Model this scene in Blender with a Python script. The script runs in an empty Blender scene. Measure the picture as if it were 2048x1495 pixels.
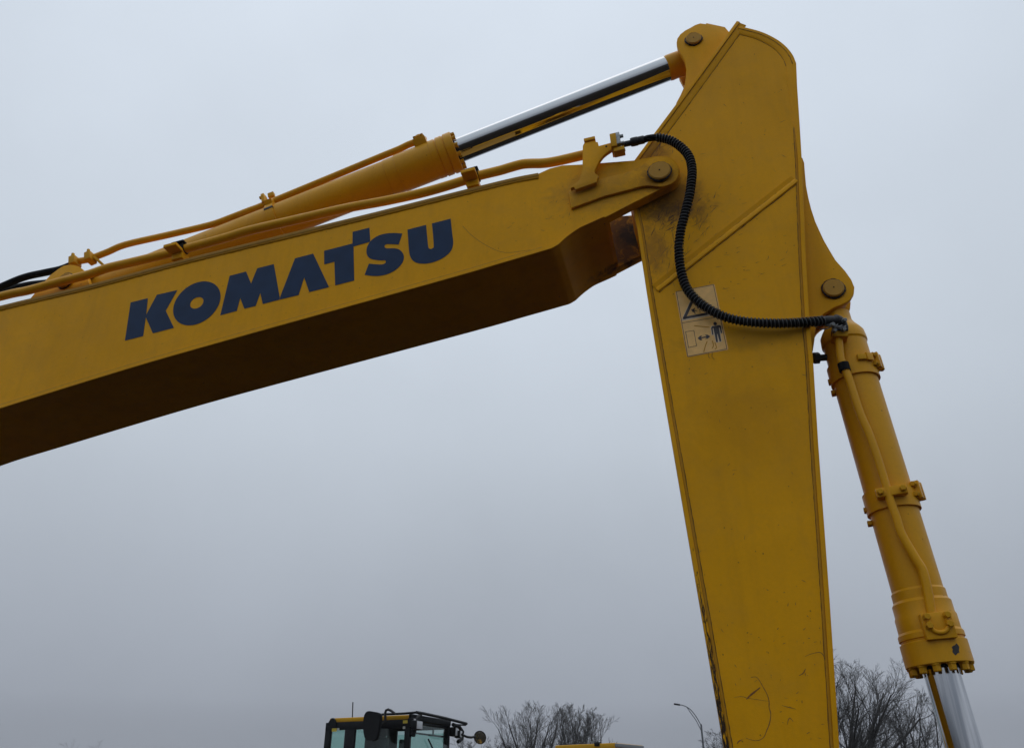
import bpy, bmesh, math, random
from mathutils import Vector, Matrix

random.seed(11)
scene = bpy.context.scene
C = scene.collection
RAD = math.radians

# ------------------------------------------------------------------ camera
PITCH = RAD(28.0)
FPX = 1600.0                 # focal length in pixels of the 2048 px wide photograph
CAMZ = 1.6
cam = bpy.data.cameras.new("camera")
cam.sensor_width = 36.0
cam.lens = 36.0 * FPX / 2048.0
cam.clip_start = 0.05
cam.clip_end = 3000.0
camo = bpy.data.objects.new("camera", cam)
camo.location = (0, 0, CAMZ)
camo.rotation_euler = (RAD(90) + PITCH, 0, 0)
C.objects.link(camo)
scene.camera = camo

# ------------------------------------------------------------------ overcast sky
world = bpy.data.worlds.new("World")
scene.world = world
world.use_nodes = True
wn, wl = world.node_tree.nodes, world.node_tree.links
wn.clear()
w_out = wn.new("ShaderNodeOutputWorld")
w_bg = wn.new("ShaderNodeBackground")
w_tc = wn.new("ShaderNodeTexCoord")
w_sep = wn.new("ShaderNodeSeparateXYZ")
wl.new(w_tc.outputs["Generated"], w_sep.inputs[0])
w_sky = wn.new("ShaderNodeTexSky")
w_sky.sky_type = 'NISHITA'
w_sky.sun_disc = False
w_sky.sun_elevation = RAD(74)
w_sky.sun_rotation = RAD(-30)
w_sky.dust_density = 6.0
# cloud deck: bright overhead, falling off towards the horizon as under an even overcast
w_cl = wn.new("ShaderNodeMath"); w_cl.operation = 'MAXIMUM'; w_cl.inputs[1].default_value = 0.0
wl.new(w_sep.outputs["Z"], w_cl.inputs[0])
w_ramp = wn.new("ShaderNodeValToRGB")
w_ramp.color_ramp.interpolation = 'CARDINAL'
cr = w_ramp.color_ramp.elements
for pos, col in ((0.0, (0.232, 0.254, 0.290)), (0.098, (0.282, 0.309, 0.358)), (0.384, (0.464, 0.514, 0.578)),
                 (0.766, (0.590, 0.655, 0.738)), (1.0, (0.63, 0.70, 0.785))):
    e = cr[0] if pos == 0.0 else (cr[len(cr) - 1] if pos == 1.0 else cr.new(pos))
    e.position = pos; e.color = (*col, 1)
wl.new(w_cl.outputs[0], w_ramp.inputs[0])
w_no = wn.new("ShaderNodeTexNoise")
w_no.inputs["Scale"].default_value = 2.6; w_no.inputs["Detail"].default_value = 5.0
wl.new(w_tc.outputs["Generated"], w_no.inputs["Vector"])
w_nm = wn.new("ShaderNodeMapRange")
w_nm.inputs["From Min"].default_value = 0.3; w_nm.inputs["From Max"].default_value = 0.7
w_nm.inputs["To Min"].default_value = 8.85; w_nm.inputs["To Max"].default_value = 9.70
wl.new(w_no.outputs["Fac"], w_nm.inputs["Value"])
w_sc = wn.new("ShaderNodeVectorMath"); w_sc.operation = 'SCALE'
wl.new(w_ramp.outputs[0], w_sc.inputs[0]); wl.new(w_nm.outputs[0], w_sc.inputs["Scale"])
w_mix = wn.new("ShaderNodeMix"); w_mix.data_type = 'RGBA'
w_mix.inputs[0].default_value = 0.012
wl.new(w_sc.outputs[0], w_mix.inputs[6]); wl.new(w_sky.outputs[0], w_mix.inputs[7])
wl.new(w_mix.outputs[2], w_bg.inputs[0])
w_bg.inputs[1].default_value = 0.11
wl.new(w_bg.outputs[0], w_out.inputs[0])

sun = bpy.data.lights.new("sun", 'SUN')
sun.energy = 0.5
sun.angle = RAD(60)
sun.color = (1.0, 0.97, 0.93)
suno = bpy.data.objects.new("sun", sun)
suno.rotation_euler = (RAD(-14), RAD(8), 0)   # high behind the cloud, nearly overhead
C.objects.link(suno)

vs = scene.view_settings
vs.view_transform = 'Standard'
vs.look = 'None'
vs.exposure = 0.15
vs.gamma = 1.0
vs.use_curve_mapping = False
scene.cycles.use_denoising = True
scene.cycles.max_bounces = 8
scene.cycles.transparent_max_bounces = 16

# ------------------------------------------------------------------ frames of reference
CP, SP = math.cos(PITCH), math.sin(PITCH)
YAW = RAD(13.4)                       # the boom's vertical plane is turned this much
CA, SA = math.cos(YAW), math.sin(YAW)
UX = Vector((CA, -SA, 0)); UN = Vector((SA, CA, 0))
RX, RN = -9.6, 4.855                   # excavator slew centre in the boom frame

def ray(px, py):
    cx, cy = px - 1024.0, 747.5 - py
    return Vector((cx, FPX * CP - cy * SP, FPX * SP + cy * CP))

def P(px, py, n):
    """point of the boom frame (metres, origin at the slew centre) at depth n for a photo pixel"""
    r = ray(px, py)
    s = n / r.dot(UN)
    return Vector((r.dot(UX) * s - RX, n - RN, CAMZ + r.z * s))

def ground_at(px, py, dist):
    r = ray(px, py)
    h = Vector((r.x, r.y, 0)).normalized()
    return h * dist

def height_at(px, py, dist):
    r = ray(px, py)
    return CAMZ + r.z / math.hypot(r.x, r.y) * dist

def rs(points, s, ox, oy):
    return [(ox + x / s, oy + y / s) for x, y in points]

def smooth2(pts, k=6, closed=False):
    """Catmull-Rom through points of any dimension"""
    pts = [Vector(p) for p in pts]
    n = len(pts)
    out = []
    rng = n if closed else n - 1
    for i in range(rng):
        p1, p2 = pts[i], pts[(i + 1) % n]
        p0 = pts[i - 1] if (closed or i > 0) else p1 * 2 - p2
        p3 = pts[(i + 2) % n] if (closed or i + 2 < n) else p2 * 2 - p1
        for j in range(k):
            t = j / k
            out.append(0.5 * ((2 * p1) + (p2 - p0) * t + (2 * p0 - 5 * p1 + 4 * p2 - p3) * t * t
                              + (3 * p1 - p0 - 3 * p2 + p3) * t * t * t))
    if not closed:
        out.append(pts[-1])
    return out

# ------------------------------------------------------------------ materials
def nodes_of(name):
    m = bpy.data.materials.new(name)
    m.use_nodes = True
    nt = m.node_tree
    b = nt.nodes["Principled BSDF"]
    return m, nt.nodes, nt.links, b

def simple(name, col, rough=0.5, metal=0.0, spec=0.5, var=0.15, scale=30.0, bump=0.1, bscale=90.0):
    m, N, L, b = nodes_of(name)
    tc = N.new("ShaderNodeTexCoord")
    no = N.new("ShaderNodeTexNoise"); no.inputs["Scale"].default_value = scale; no.inputs["Detail"].default_value = 5
    L.new(tc.outputs["Object"], no.inputs["Vector"])
    mr = N.new("ShaderNodeMapRange"); mr.inputs["From Min"].default_value = 0.3; mr.inputs["From Max"].default_value = 0.7
    mr.inputs["To Min"].default_value = 1 - var; mr.inputs["To Max"].default_value = 1 + var
    L.new(no.outputs["Fac"], mr.inputs["Value"])
    sc = N.new("ShaderNodeVectorMath"); sc.operation = 'SCALE'; sc.inputs[0].default_value = col
    L.new(mr.outputs[0], sc.inputs["Scale"])
    L.new(sc.outputs[0], b.inputs["Base Color"])
    b.inputs["Roughness"].default_value = rough
    b.inputs["Metallic"].default_value = metal
    b.inputs["Specular IOR Level"].default_value = spec
    if bump > 0:
        n2 = N.new("ShaderNodeTexNoise"); n2.inputs["Scale"].default_value = bscale; n2.inputs["Detail"].default_value = 3
        L.new(tc.outputs["Object"], n2.inputs["Vector"])
        bp = N.new("ShaderNodeBump"); bp.inputs["Strength"].default_value = bump; bp.inputs["Distance"].default_value = 0.01
        L.new(n2.outputs["Fac"], bp.inputs["Height"])
        L.new(bp.outputs[0], b.inputs["Normal"])
    return m

def paint(name, col=(0.80, 0.372, 0.003), rough=0.45, stains=(), speck=0.55, edge_chip=None, dirt=0.6, spec=0.10):
    """yellow machine enamel with orange peel, drift dust, specks and placed stains.
    stains: (centre, (rx, rn, rz), colour, strength, noise scale)"""
    m, N, L, b = nodes_of(name)
    tc = N.new("ShaderNodeTexCoord")
    obv = tc.outputs["Object"]
    def noise(scale, detail=4, rough_=0.5, dist=0.0):
        n = N.new("ShaderNodeTexNoise")
        n.inputs["Scale"].default_value = scale; n.inputs["Detail"].default_value = detail
        n.inputs["Roughness"].default_value = rough_; n.inputs["Distortion"].default_value = dist
        L.new(obv, n.inputs["Vector"])
        return n.outputs["Fac"]
    def mrange(v, a, c, lo=0.0, hi=1.0):
        n = N.new("ShaderNodeMapRange"); n.clamp = True
        n.inputs["From Min"].default_value = a; n.inputs["From Max"].default_value = c
        n.inputs["To Min"].default_value = lo; n.inputs["To Max"].default_value = hi
        L.new(v, n.inputs["Value"]); return n.outputs[0]
    def math2(op, x, y):
        n = N.new("ShaderNodeMath"); n.operation = op
        for i, v in enumerate((x, y)):
            if isinstance(v, (int, float)): n.inputs[i].default_value = v
            else: L.new(v, n.inputs[i])
        return n.outputs[0]
    def mix(fac, a, c):
        n = N.new("ShaderNodeMix"); n.data_type = 'RGBA'
        if isinstance(fac, (int, float)): n.inputs[0].default_value = fac
        else: L.new(fac, n.inputs[0])
        for i, v in ((6, a), (7, c)):
            if isinstance(v, tuple): n.inputs[i].default_value = (*v, 1)
            else: L.new(v, n.inputs[i])
        return n.outputs[2]
    big = mrange(noise(1.3, 5, 0.6), 0.35, 0.65)
    c0 = mix(big, tuple(x * 0.94 for x in col), tuple(min(1, x * 1.05) for x in col))
    fine = mrange(noise(55, 4, 0.7), 0.3, 0.7)
    c0 = mix(math2('MULTIPLY', fine, 0.16), c0, tuple(x * 0.55 for x in col))
    # dry road film in soft drifts
    film = math2('MULTIPLY', mrange(noise(3.1, 7, 0.68, 0.6), 0.45, 0.75), 0.26 * dirt)
    c0 = mix(film, c0, (0.30, 0.19, 0.06))
    mpv = N.new("ShaderNodeMapping"); mpv.inputs["Scale"].default_value = (7.0, 7.0, 0.7)
    L.new(obv, mpv.inputs[0])
    nrun = N.new("ShaderNodeTexNoise"); nrun.inputs["Scale"].default_value = 1.6; nrun.inputs["Detail"].default_value = 6; nrun.inputs["Roughness"].default_value = 0.65
    L.new(mpv.outputs[0], nrun.inputs["Vector"])
    runs = math2('MULTIPLY', mrange(nrun.outputs["Fac"], 0.48, 0.78), 0.22 * dirt)
    c0 = mix(runs, c0, (0.26, 0.125, 0.012))
    nsm = noise(11, 7, 0.75, 1.2)
    c0 = mix(math2('MULTIPLY', mrange(nsm, 0.60, 0.72), 0.20 * dirt), c0, (0.20, 0.10, 0.02))
    # fly specks and chips
    vo = N.new("ShaderNodeTexVoronoi"); vo.inputs["Scale"].default_value = 21.0
    L.new(obv, vo.inputs["Vector"])
    sepc = N.new("ShaderNodeSeparateColor"); L.new(vo.outputs["Color"], sepc.inputs[0])
    pick = mrange(sepc.outputs[0], 1 - 0.30 * speck, 1 - 0.30 * speck + 0.02)
    size = mrange(sepc.outputs[1], 0.0, 1.0, 0.02, 0.10)
    wob = math2('MULTIPLY', math2('SUBTRACT', noise(140, 2), 0.5), 0.16)
    dd = math2('SUBTRACT', math2('ADD', vo.outputs["Distance"], wob), size)
    dot = math2('MULTIPLY', mrange(dd, 0.0, 0.02, 1.0, 0.0), pick)
    c0 = mix(math2('MULTIPLY', dot, 0.65), c0, (0.075, 0.032, 0.012))
    for ctr, rad, scol, strength, nscale in stains:
        mp = N.new("ShaderNodeVectorMath"); mp.operation = 'SUBTRACT'
        L.new(obv, mp.inputs[0]); mp.inputs[1].default_value = tuple(ctr)
        dv = N.new("ShaderNodeVectorMath"); dv.operation = 'DIVIDE'
        L.new(mp.outputs[0], dv.inputs[0]); dv.inputs[1].default_value = rad
        ln = N.new("ShaderNodeVectorMath"); ln.operation = 'LENGTH'
        L.new(dv.outputs[0], ln.inputs[0])
        fall = mrange(ln.outputs["Value"], 0.25, 1.0, 1.0, 0.0)
        tex = noise(nscale, 8, 0.72, 0.8)
        f = mrange(math2('ADD', math2('MULTIPLY', fall, 0.50), math2('MULTIPLY', tex, 1.05)), 0.72, 1.02)
        f = math2('MULTIPLY', math2('MULTIPLY', f, mrange(fall, 0.0, 0.3)), strength)
        c0 = mix(f, c0, scol)
    if edge_chip:
        zlo, zhi, amount = edge_chip
        sx = N.new("ShaderNodeSeparateXYZ"); L.new(obv, sx.inputs[0])
        g = mrange(sx.outputs["Z"], zlo, zhi, 1.0, 0.0)
        mpc = N.new("ShaderNodeMapping"); mpc.inputs["Scale"].default_value = (60, 60, 16)
        L.new(obv, mpc.inputs[0])
        nch = N.new("ShaderNodeTexNoise"); nch.inputs["Scale"].default_value = 1.0; nch.inputs["Detail"].default_value = 7; nch.inputs["Roughness"].default_value = 0.7
        L.new(mpc.outputs[0], nch.inputs["Vector"]); chipn = nch.outputs["Fac"]
        ch = mrange(math2('ADD', math2('MULTIPLY', g, 0.34), chipn), 0.76, 0.82)
        c0 = mix(math2('MULTIPLY', ch, amount), c0, (0.022, 0.013, 0.010))
    L.new(c0, b.inputs["Base Color"])
    rr = mrange(noise(6, 5, 0.6), 0.3, 0.7, rough - 0.06, rough + 0.12)
    L.new(rr, b.inputs["Roughness"])
    b.inputs["Specular IOR Level"].default_value = spec
    peel = noise(170, 2, 0.5)
    wave = noise(9, 3, 0.5)
    hsum = math2('ADD', math2('MULTIPLY', peel, 0.30), math2('MULTIPLY', wave, 0.35))
    bp = N.new("ShaderNodeBump"); bp.inputs["Strength"].default_value = 0.35; bp.inputs["Distance"].default_value = 0.008
    L.new(hsum, bp.inputs["Height"]); L.new(bp.outputs[0], b.inputs["Normal"])
    return m

GREASE = (0.030, 0.017, 0.010)
RUST = (0.16, 0.062, 0.020)
BROWN = (0.22, 0.10, 0.02)
M = {}
M['paint'] = paint("yellow_enamel")
M['boom'] = paint("boom_enamel", stains=[
    (P(1190, 385, 4.5), (0.55, 0.4, 0.35), (0.33, 0.17, 0.03), 0.45, 7.0),
    (P(1318, 360, 4.5), (0.32, 0.3, 0.22), RUST, 0.55, 14.0),
    (P(1250, 480, 5.13), (0.75, 0.14, 0.6), (0.085, 0.040, 0.014), 0.95, 12.0),  # rust-brown tone, darkened in the colour to offset bounced light in the fork
    (P(1262, 470, 5.13), (0.22, 0.14, 0.20), GREASE, 1.0, 14.0),
])
M['arm'] = paint("arm_enamel", stains=[
    (P(1345, 400, 4.604), (0.42, 0.3, 0.36), RUST, 0.65, 8.0),
    (P(1300, 300, 4.604), (0.26, 0.3, 0.24), RUST, 0.6, 11.0),
    (P(1330, 420, 4.604), (0.30, 0.3, 0.15), GREASE, 0.6, 30.0),
    (P(1402, 430, 4.604), (0.13, 0.2, 0.20), GREASE, 0.3, 34.0),
    (P(1310, 500, 4.604), (0.16, 0.2, 0.34), RUST, 0.5, 16.0),
    (P(1500, 672, 4.604), (0.75, 0.2, 0.14), (0.30, 0.155, 0.010), 0.5, 3.0),
    (P(1480, 850, 4.604), (0.55, 0.2, 0.45), (0.48, 0.22, 0.006), 0.35, 2.0),
], speck=1.0)
M['arm_edge2'] = paint("arm_right_edge_enamel", rough=0.5, speck=0.9, dirt=0.8)
M['arm_edge'] = paint("arm_edge_enamel", rough=0.5, edge_chip=(1.7, 4.0, 0.95), speck=0.8, dirt=1.0,
                      stains=[(P(1300, 280, 4.604), (0.3, 0.4, 0.3), RUST, 0.7, 13.0)])
M['pin'] = paint("pin_enamel", col=(0.50, 0.265, 0.045), rough=0.5, dirt=2.0, speck=1.4)
M['dirt_shade'] = simple("dirt_and_shade_brown", (0.11, 0.048, 0.012), 0.8, var=0.4, scale=40, bump=0)
M['grease'] = simple("old_grease", (0.022, 0.013, 0.008), 0.55, spec=0.25, var=0.4, scale=60)
M['cyl'] = paint("cylinder_enamel", col=(0.74, 0.352, 0.006), rough=0.38, dirt=0.6, spec=0.2, speck=0.9)
M['weld'] = paint("weld_enamel", col=(0.50, 0.235, 0.012), rough=0.5, dirt=1.0, speck=0.3)
M['topflange'] = paint("dusty_flange_enamel", col=(0.40, 0.21, 0.035), rough=0.6, dirt=1.6, speck=0.8)
M['bolt'] = paint("bolt_enamel", col=(0.64, 0.32, 0.012), rough=0.5, dirt=0.9, speck=0.5)
M['blue'] = simple("blue_vinyl", (0.008, 0.029, 0.080), 0.42, spec=0.16, var=0.12, scale=9, bump=0.02)
M['rubber'] = simple("black_rubber", (0.005, 0.005, 0.006), 0.6, spec=0.10)
M['coil'] = simple("coil_wire", (0.10, 0.105, 0.11), 0.35, spec=0.5, var=0.25)
M['steel'] = simple("grey_steel", (0.26, 0.27, 0.27), 0.42, metal=0.7, var=0.3, scale=60)
M['darksteel'] = simple("dark_steel", (0.030, 0.030, 0.032), 0.5, metal=0.2, spec=0.25, var=0.3, scale=50)
M['galv'] = simple("galvanised_pole", (0.13, 0.14, 0.15), 0.5, var=0.15)
M['black'] = simple("black_plastic", (0.006, 0.007, 0.009), 0.45, spec=0.2, var=0.2)
M['rust'] = simple("rust_scratch", (0.17, 0.062, 0.012), 0.7, var=0.35, scale=80)
M['paintloss'] = simple("bare_primer_patch", (0.018, 0.017, 0.016), 0.55, var=0.5, scale=90)
M['sticker'] = simple("sticker_film", (0.80, 0.47, 0.15), 0.36, spec=0.3, var=0.10, scale=25, bump=0.03)
M['sticker_halo'] = simple("sticker_white", (0.66, 0.50, 0.33), 0.4, var=0.08, bump=0)
M['ink'] = simple("sticker_ink", (0.020, 0.012, 0.012), 0.42, var=0.2, bump=0)
M['inkline'] = simple("sticker_line", (0.11, 0.048, 0.016), 0.45, var=0.2, bump=0)

def chrome_mat():
    m, N, L, b = nodes_of("hard_chrome")
    tc = N.new("ShaderNodeTexCoord")
    no = N.new("ShaderNodeTexNoise"); no.inputs["Scale"].default_value = 5; no.inputs["Detail"].default_value = 6
    L.new(tc.outputs["Object"], no.inputs["Vector"])
    mr = N.new("ShaderNodeMapRange"); mr.inputs["From Min"].default_value = 0.35; mr.inputs["From Max"].default_value = 0.7
    mr.inputs["To Min"].default_value = 0.03; mr.inputs["To Max"].default_value = 0.11
    L.new(no.outputs["Fac"], mr.inputs["Value"]); L.new(mr.outputs[0], b.inputs["Roughness"])
    b.inputs["Base Color"].default_value = (0.50, 0.51, 0.52, 1)
    b.inputs["Metallic"].default_value = 1.0
    return m
M['chrome'] = chrome_mat()
def streaky_chrome():
    """bucket rod: reflections painted into the colour as streaks along the rod"""
    m, N, L, b = nodes_of("painted_reflection_chrome")
    tc = N.new("ShaderNodeTexCoord")
    mp = N.new("ShaderNodeMapping"); mp.inputs["Rotation"].default_value = (0, RAD(-8), 0); mp.inputs["Scale"].default_value = (26, 26, 0.9)
    L.new(tc.outputs["Object"], mp.inputs[0])
    no = N.new("ShaderNodeTexNoise"); no.inputs["Scale"].default_value = 1.0; no.inputs["Detail"].default_value = 5
    L.new(mp.outputs[0], no.inputs["Vector"])
    r = N.new("ShaderNodeValToRGB")  # light and dark streaks in the colour stand in for reflected surroundings
    r.color_ramp.elements[0].position = 0.36; r.color_ramp.elements[0].color = (0.40, 0.42, 0.45, 1)
    r.color_ramp.elements[1].position = 0.60; r.color_ramp.elements[1].color = (0.76, 0.765, 0.77, 1)
    L.new(no.outputs["Fac"], r.inputs[0]); L.new(r.outputs[0], b.inputs["Base Color"])
    mr = N.new("ShaderNodeMapRange"); mr.inputs["From Min"].default_value = 0.3; mr.inputs["From Max"].default_value = 0.7
    mr.inputs["To Min"].default_value = 0.16; mr.inputs["To Max"].default_value = 0.04
    L.new(no.outputs["Fac"], mr.inputs["Value"]); L.new(mr.outputs[0], b.inputs["Roughness"])
    b.inputs["Metallic"].default_value = 1.0
    return m
M['chrome2'] = streaky_chrome()

def glass_mat(name, tint, refl=0.12):
    m, N, L, b = nodes_of(name)
    N.remove(b)
    out = [n for n in N if n.type == 'OUTPUT_MATERIAL'][0]
    tr = N.new("ShaderNodeBsdfTransparent"); tr.inputs[0].default_value = (*tint, 1)
    gl = N.new("ShaderNodeBsdfGlossy"); gl.inputs["Roughness"].default_value = 0.03
    lw = N.new("ShaderNodeLayerWeight"); lw.inputs[0].default_value = 0.5
    pw = N.new("ShaderNodeMath"); pw.operation = 'POWER'; pw.inputs[1].default_value = 3.0
    L.new(lw.outputs["Facing"], pw.inputs[0])
    fr = N.new("ShaderNodeMath"); fr.operation = 'MULTIPLY_ADD'; fr.inputs[1].default_value = 0.5; fr.inputs[2].default_value = 0.04
    L.new(pw.outputs[0], fr.inputs[0])
    mx = N.new("ShaderNodeMixShader")
    L.new(fr.outputs[0], mx.inputs[0]); L.new(tr.outputs[0], mx.inputs[1]); L.new(gl.outputs[0], mx.inputs[2])
    L.new(mx.outputs[0], out.inputs[0])
    return m
M['glass'] = glass_mat("green_tint_glass", (0.80, 0.92, 0.89))

# ------------------------------------------------------------------ mesh helpers
def link(name, me, mat, parent=None):
    if mat is not None and len(me.materials) == 0:
        me.materials.append(mat)
    o = bpy.data.objects.new(name, me)
    C.objects.link(o)
    if parent is not None:
        o.parent = parent
    return o

def to_mesh(name, bm, smooth=False, angle=None):
    bmesh.ops.recalc_face_normals(bm, faces=bm.faces[:])
    me = bpy.data.meshes.new(name)
    bm.to_mesh(me); bm.free()
    if smooth:
        for p in me.polygons: p.use_smooth = True
        if angle is not None:
            try: me.set_sharp_from_angle(angle=angle)
            except Exception: pass
    return me

def add_prism(bm, front, back):
    """closed prism between two matching loops of 3D points"""
    a = [bm.verts.new(p) for p in front]
    c = [bm.verts.new(p) for p in back]
    n = len(a)
    bm.faces.new(a)
    bm.faces.new(list(reversed(c)))
    for i in range(n):
        j = (i + 1) % n
        bm.faces.new((a[j], a[i], c[i], c[j]))
    return a, c

def loop_at(pix, n_trace, n):
    """outline traced at depth n_trace, moved straight back to depth n"""
    out = []
    for x, y in pix:
        p = P(x, y, n_trace)
        out.append(Vector((p.x, n - RN, p.z)))
    return out

def plate(name, pix, n0, n1, mat, parent, trace=None, bevel=0.004):
    t = n0 if trace is None else trace
    bm = bmesh.new()
    add_prism(bm, loop_at(pix, t, n0), loop_at(pix, t, n1))
    if bevel > 0:
        bmesh.ops.recalc_face_normals(bm, faces=bm.faces[:])
        ed = [e for e in bm.edges if len(e.link_faces) == 2 and e.calc_face_angle(0) > 0.6]
        bmesh.ops.bevel(bm, geom=ed, offset=bevel, segments=2, affect='EDGES', profile=0.6, clamp_overlap=True)
    return link(name, to_mesh(name, bm, True, RAD(32)), mat, parent)

def add_strip(bm, pts, width, n0, n1):
    """flat bar following a 2D (x,z) polyline, offset to its right-hand side by width"""
    pts = [Vector((p.x, 0, p.z)) for p in pts]
    n = len(pts)
    nor = []
    for i in range(n):
        d = (pts[min(i + 1, n - 1)] - pts[max(i - 1, 0)])
        d.normalize()
        nor.append(Vector((d.z, 0, -d.x)))
    rings = []
    for p, q in zip(pts, nor):
        w = p + q * (width[len(rings)] if isinstance(width, (list, tuple)) else width)
        rings.append([bm.verts.new((p.x, n0 - RN, p.z)), bm.verts.new((w.x, n0 - RN, w.z)),
                      bm.verts.new((w.x, n1 - RN, w.z)), bm.verts.new((p.x, n1 - RN, p.z))])
    for a, c in zip(rings, rings[1:]):
        for k in range(4):
            l = (k + 1) % 4
            bm.faces.new((a[k], a[l], c[l], c[k]))
    bm.faces.new(rings[0]); bm.faces.new(list(reversed(rings[-1])))

def strip(name, pts, width, n0, n1, mat, parent, bevel=0.003):
    bm = bmesh.new()
    add_strip(bm, pts, width, n0, n1)
    if bevel:
        bmesh.ops.recalc_face_normals(bm, faces=bm.faces[:])
        ed = [e for e in bm.edges if len(e.link_faces) == 2 and e.calc_face_angle(0) > 0.9]
        bmesh.ops.bevel(bm, geom=ed, offset=bevel, segments=2, affect='EDGES', profile=0.6, clamp_overlap=True)
    return link(name, to_mesh(name, bm, True, RAD(35)), mat, parent)

def add_tube(bm, path, rad, seg=12, cap=True, squash=None):
    path = [Vector(p) for p in path]
    n = len(path)
    rr = rad if isinstance(rad, (list, tuple)) else [rad] * n
    up = None
    rings = []
    for i in range(n):
        d = (path[min(i + 1, n - 1)] - path[max(i - 1, 0)]).normalized()
        if up is None:
            up = d.orthogonal().normalized()
        up = (up - d * up.dot(d))
        if up.length < 1e-6: up = d.orthogonal()
        up.normalize()
        sd = d.cross(up)
        ring = []
        for k in range(seg):
            a = 2 * math.pi * k / seg
            off = (up * math.cos(a) + sd * math.sin(a)) * rr[i]
            if squash: off.y *= squash
            ring.append(bm.verts.new(path[i] + off))
        rings.append(ring)
    for a, c in zip(rings, rings[1:]):
        for k in range(seg):
            l = (k + 1) % seg
            bm.faces.new((a[k], a[l], c[l], c[k]))
    if cap:
        bm.faces.new(rings[0]); bm.faces.new(list(reversed(rings[-1])))

def tube(name, path, rad, mat, parent, seg=12, squash=None):
    bm = bmesh.new()
    add_tube(bm, path, rad, seg, True, squash)
    return link(name, to_mesh(name, bm, True, RAD(50)), mat, parent)

def bead(name, path, rad, mat, parent, n_face, seg=8):
    """weld bead: rippled tube half sunk into a face"""
    pts = []
    path = [Vector(p) for p in path]
    for a, c in zip(path, path[1:]):
        k = max(1, int((c - a).length / 0.02))
        for j in range(k):
            pts.append(a.lerp(c, j / k))
    pts.append(path[-1])
    rr = [rad * (1 + 0.10 * math.sin(i * 2.1) + random.uniform(-.12, .12)) for i in range(len(pts))]
    bm = bmesh.new()
    add_tube(bm, [Vector((p.x, n_face - RN, p.z)) for p in pts], rr, seg, True, 0.7)
    return link(name, to_mesh(name, bm, True), mat, parent)

def add_lathe(bm, A, d, prof, seg=40):
    d = d.normalized()
    u = d.orthogonal().normalized(); v = d.cross(u)
    rings = []
    for s, r in prof:
        c = A + d * s
        if r < 1e-6:
            rings.append([bm.verts.new(c)])
        else:
            rings.append([bm.verts.new(c + (u * math.cos(2 * math.pi * k / seg) + v * math.sin(2 * math.pi * k / seg)) * r)
                          for k in range(seg)])
    for a, c in zip(rings, rings[1:]):
        for k in range(seg):
            l = (k + 1) % seg
            if len(a) == 1 and len(c) > 1: bm.faces.new((a[0], c[k], c[l]))
            elif len(c) == 1 and len(a) > 1: bm.faces.new((a[k], a[l], c[0]))
            elif len(a) > 1: bm.faces.new((a[k], a[l], c[l], c[k]))

def lathe(name, A, d, prof, mat, parent, seg=40, angle=28):
    bm = bmesh.new()
    add_lathe(bm, A, d, prof, seg)
    return link(name, to_mesh(name, bm, True, RAD(angle)), mat, parent)

def add_obox(bm, c, ex, ey, ez):
    """box from centre and three half-extent vectors"""
    vs_ = []
    for i in (-1, 1):
        for j in (-1, 1):
            for k in (-1, 1):
                vs_.append(bm.verts.new(c + ex * i + ey * j + ez * k))
    for f in ((0, 1, 3, 2), (4, 6, 7, 5), (0, 4, 5, 1), (2, 3, 7, 6), (0, 2, 6, 4), (1, 5, 7, 3)):
        bm.faces.new([vs_[i] for i in f])

def obox(name, c, ex, ey, ez, mat, parent, bevel=0.003):
    bm = bmesh.new()
    add_obox(bm, c, ex, ey, ez)
    bmesh.ops.recalc_face_normals(bm, faces=bm.faces[:])
    if bevel:
        bmesh.ops.bevel(bm, geom=bm.edges[:], offset=bevel, segments=2, affect='EDGES', profile=0.6, clamp_overlap=True)
    return link(name, to_mesh(name, bm, True, RAD(35)), mat, parent)

_bolt_cache = {}
def bolt(name, c, d, r, h, mat, parent):
    """hexagon head bolt on a washer; alike bolts share their mesh"""
    key = (round(r, 4), round(h, 4), mat.name)
    if key not in _bolt_cache:
        bm = bmesh.new()
        z = Vector((0, 0, 1))
        add_lathe(bm, Vector((0, 0, -0.004)), z, [(0, 0), (0, r * 1.14), (0.004 + h * 0.16, r * 1.14), (0.004 + h * 0.16, 0)], 14)
        add_lathe(bm, Vector((0, 0, h * 0.16 + 0.0005)), z, [(0, 0), (0, r), (h * 0.75, r), (h * 0.84, r * 0.86), (h * 0.84, 0)], 6)
        me = to_mesh(name, bm, False)
        me.materials.append(mat)
        _bolt_cache[key] = me
    o = link(name, _bolt_cache[key], None, parent)
    q = d.normalized().to_track_quat('Z', 'Y')
    o.matrix_basis = Matrix.Translation(c) @ q.to_matrix().to_4x4() @ Matrix.Rotation(random.uniform(0, 1), 4, 'Z')
    return o

def tag(o, label, cat, group=None, kind=None):
    o["label"] = label; o["category"] = cat
    if group: o["group"] = group
    if kind: o["kind"] = kind
    return o

def empty(name, loc, rz=0.0):
    o = bpy.data.objects.new(name, None)
    o.location = loc; o.rotation_euler = (0, 0, rz)
    o.empty_display_size = 0.3
    C.objects.link(o)
    return o

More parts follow.
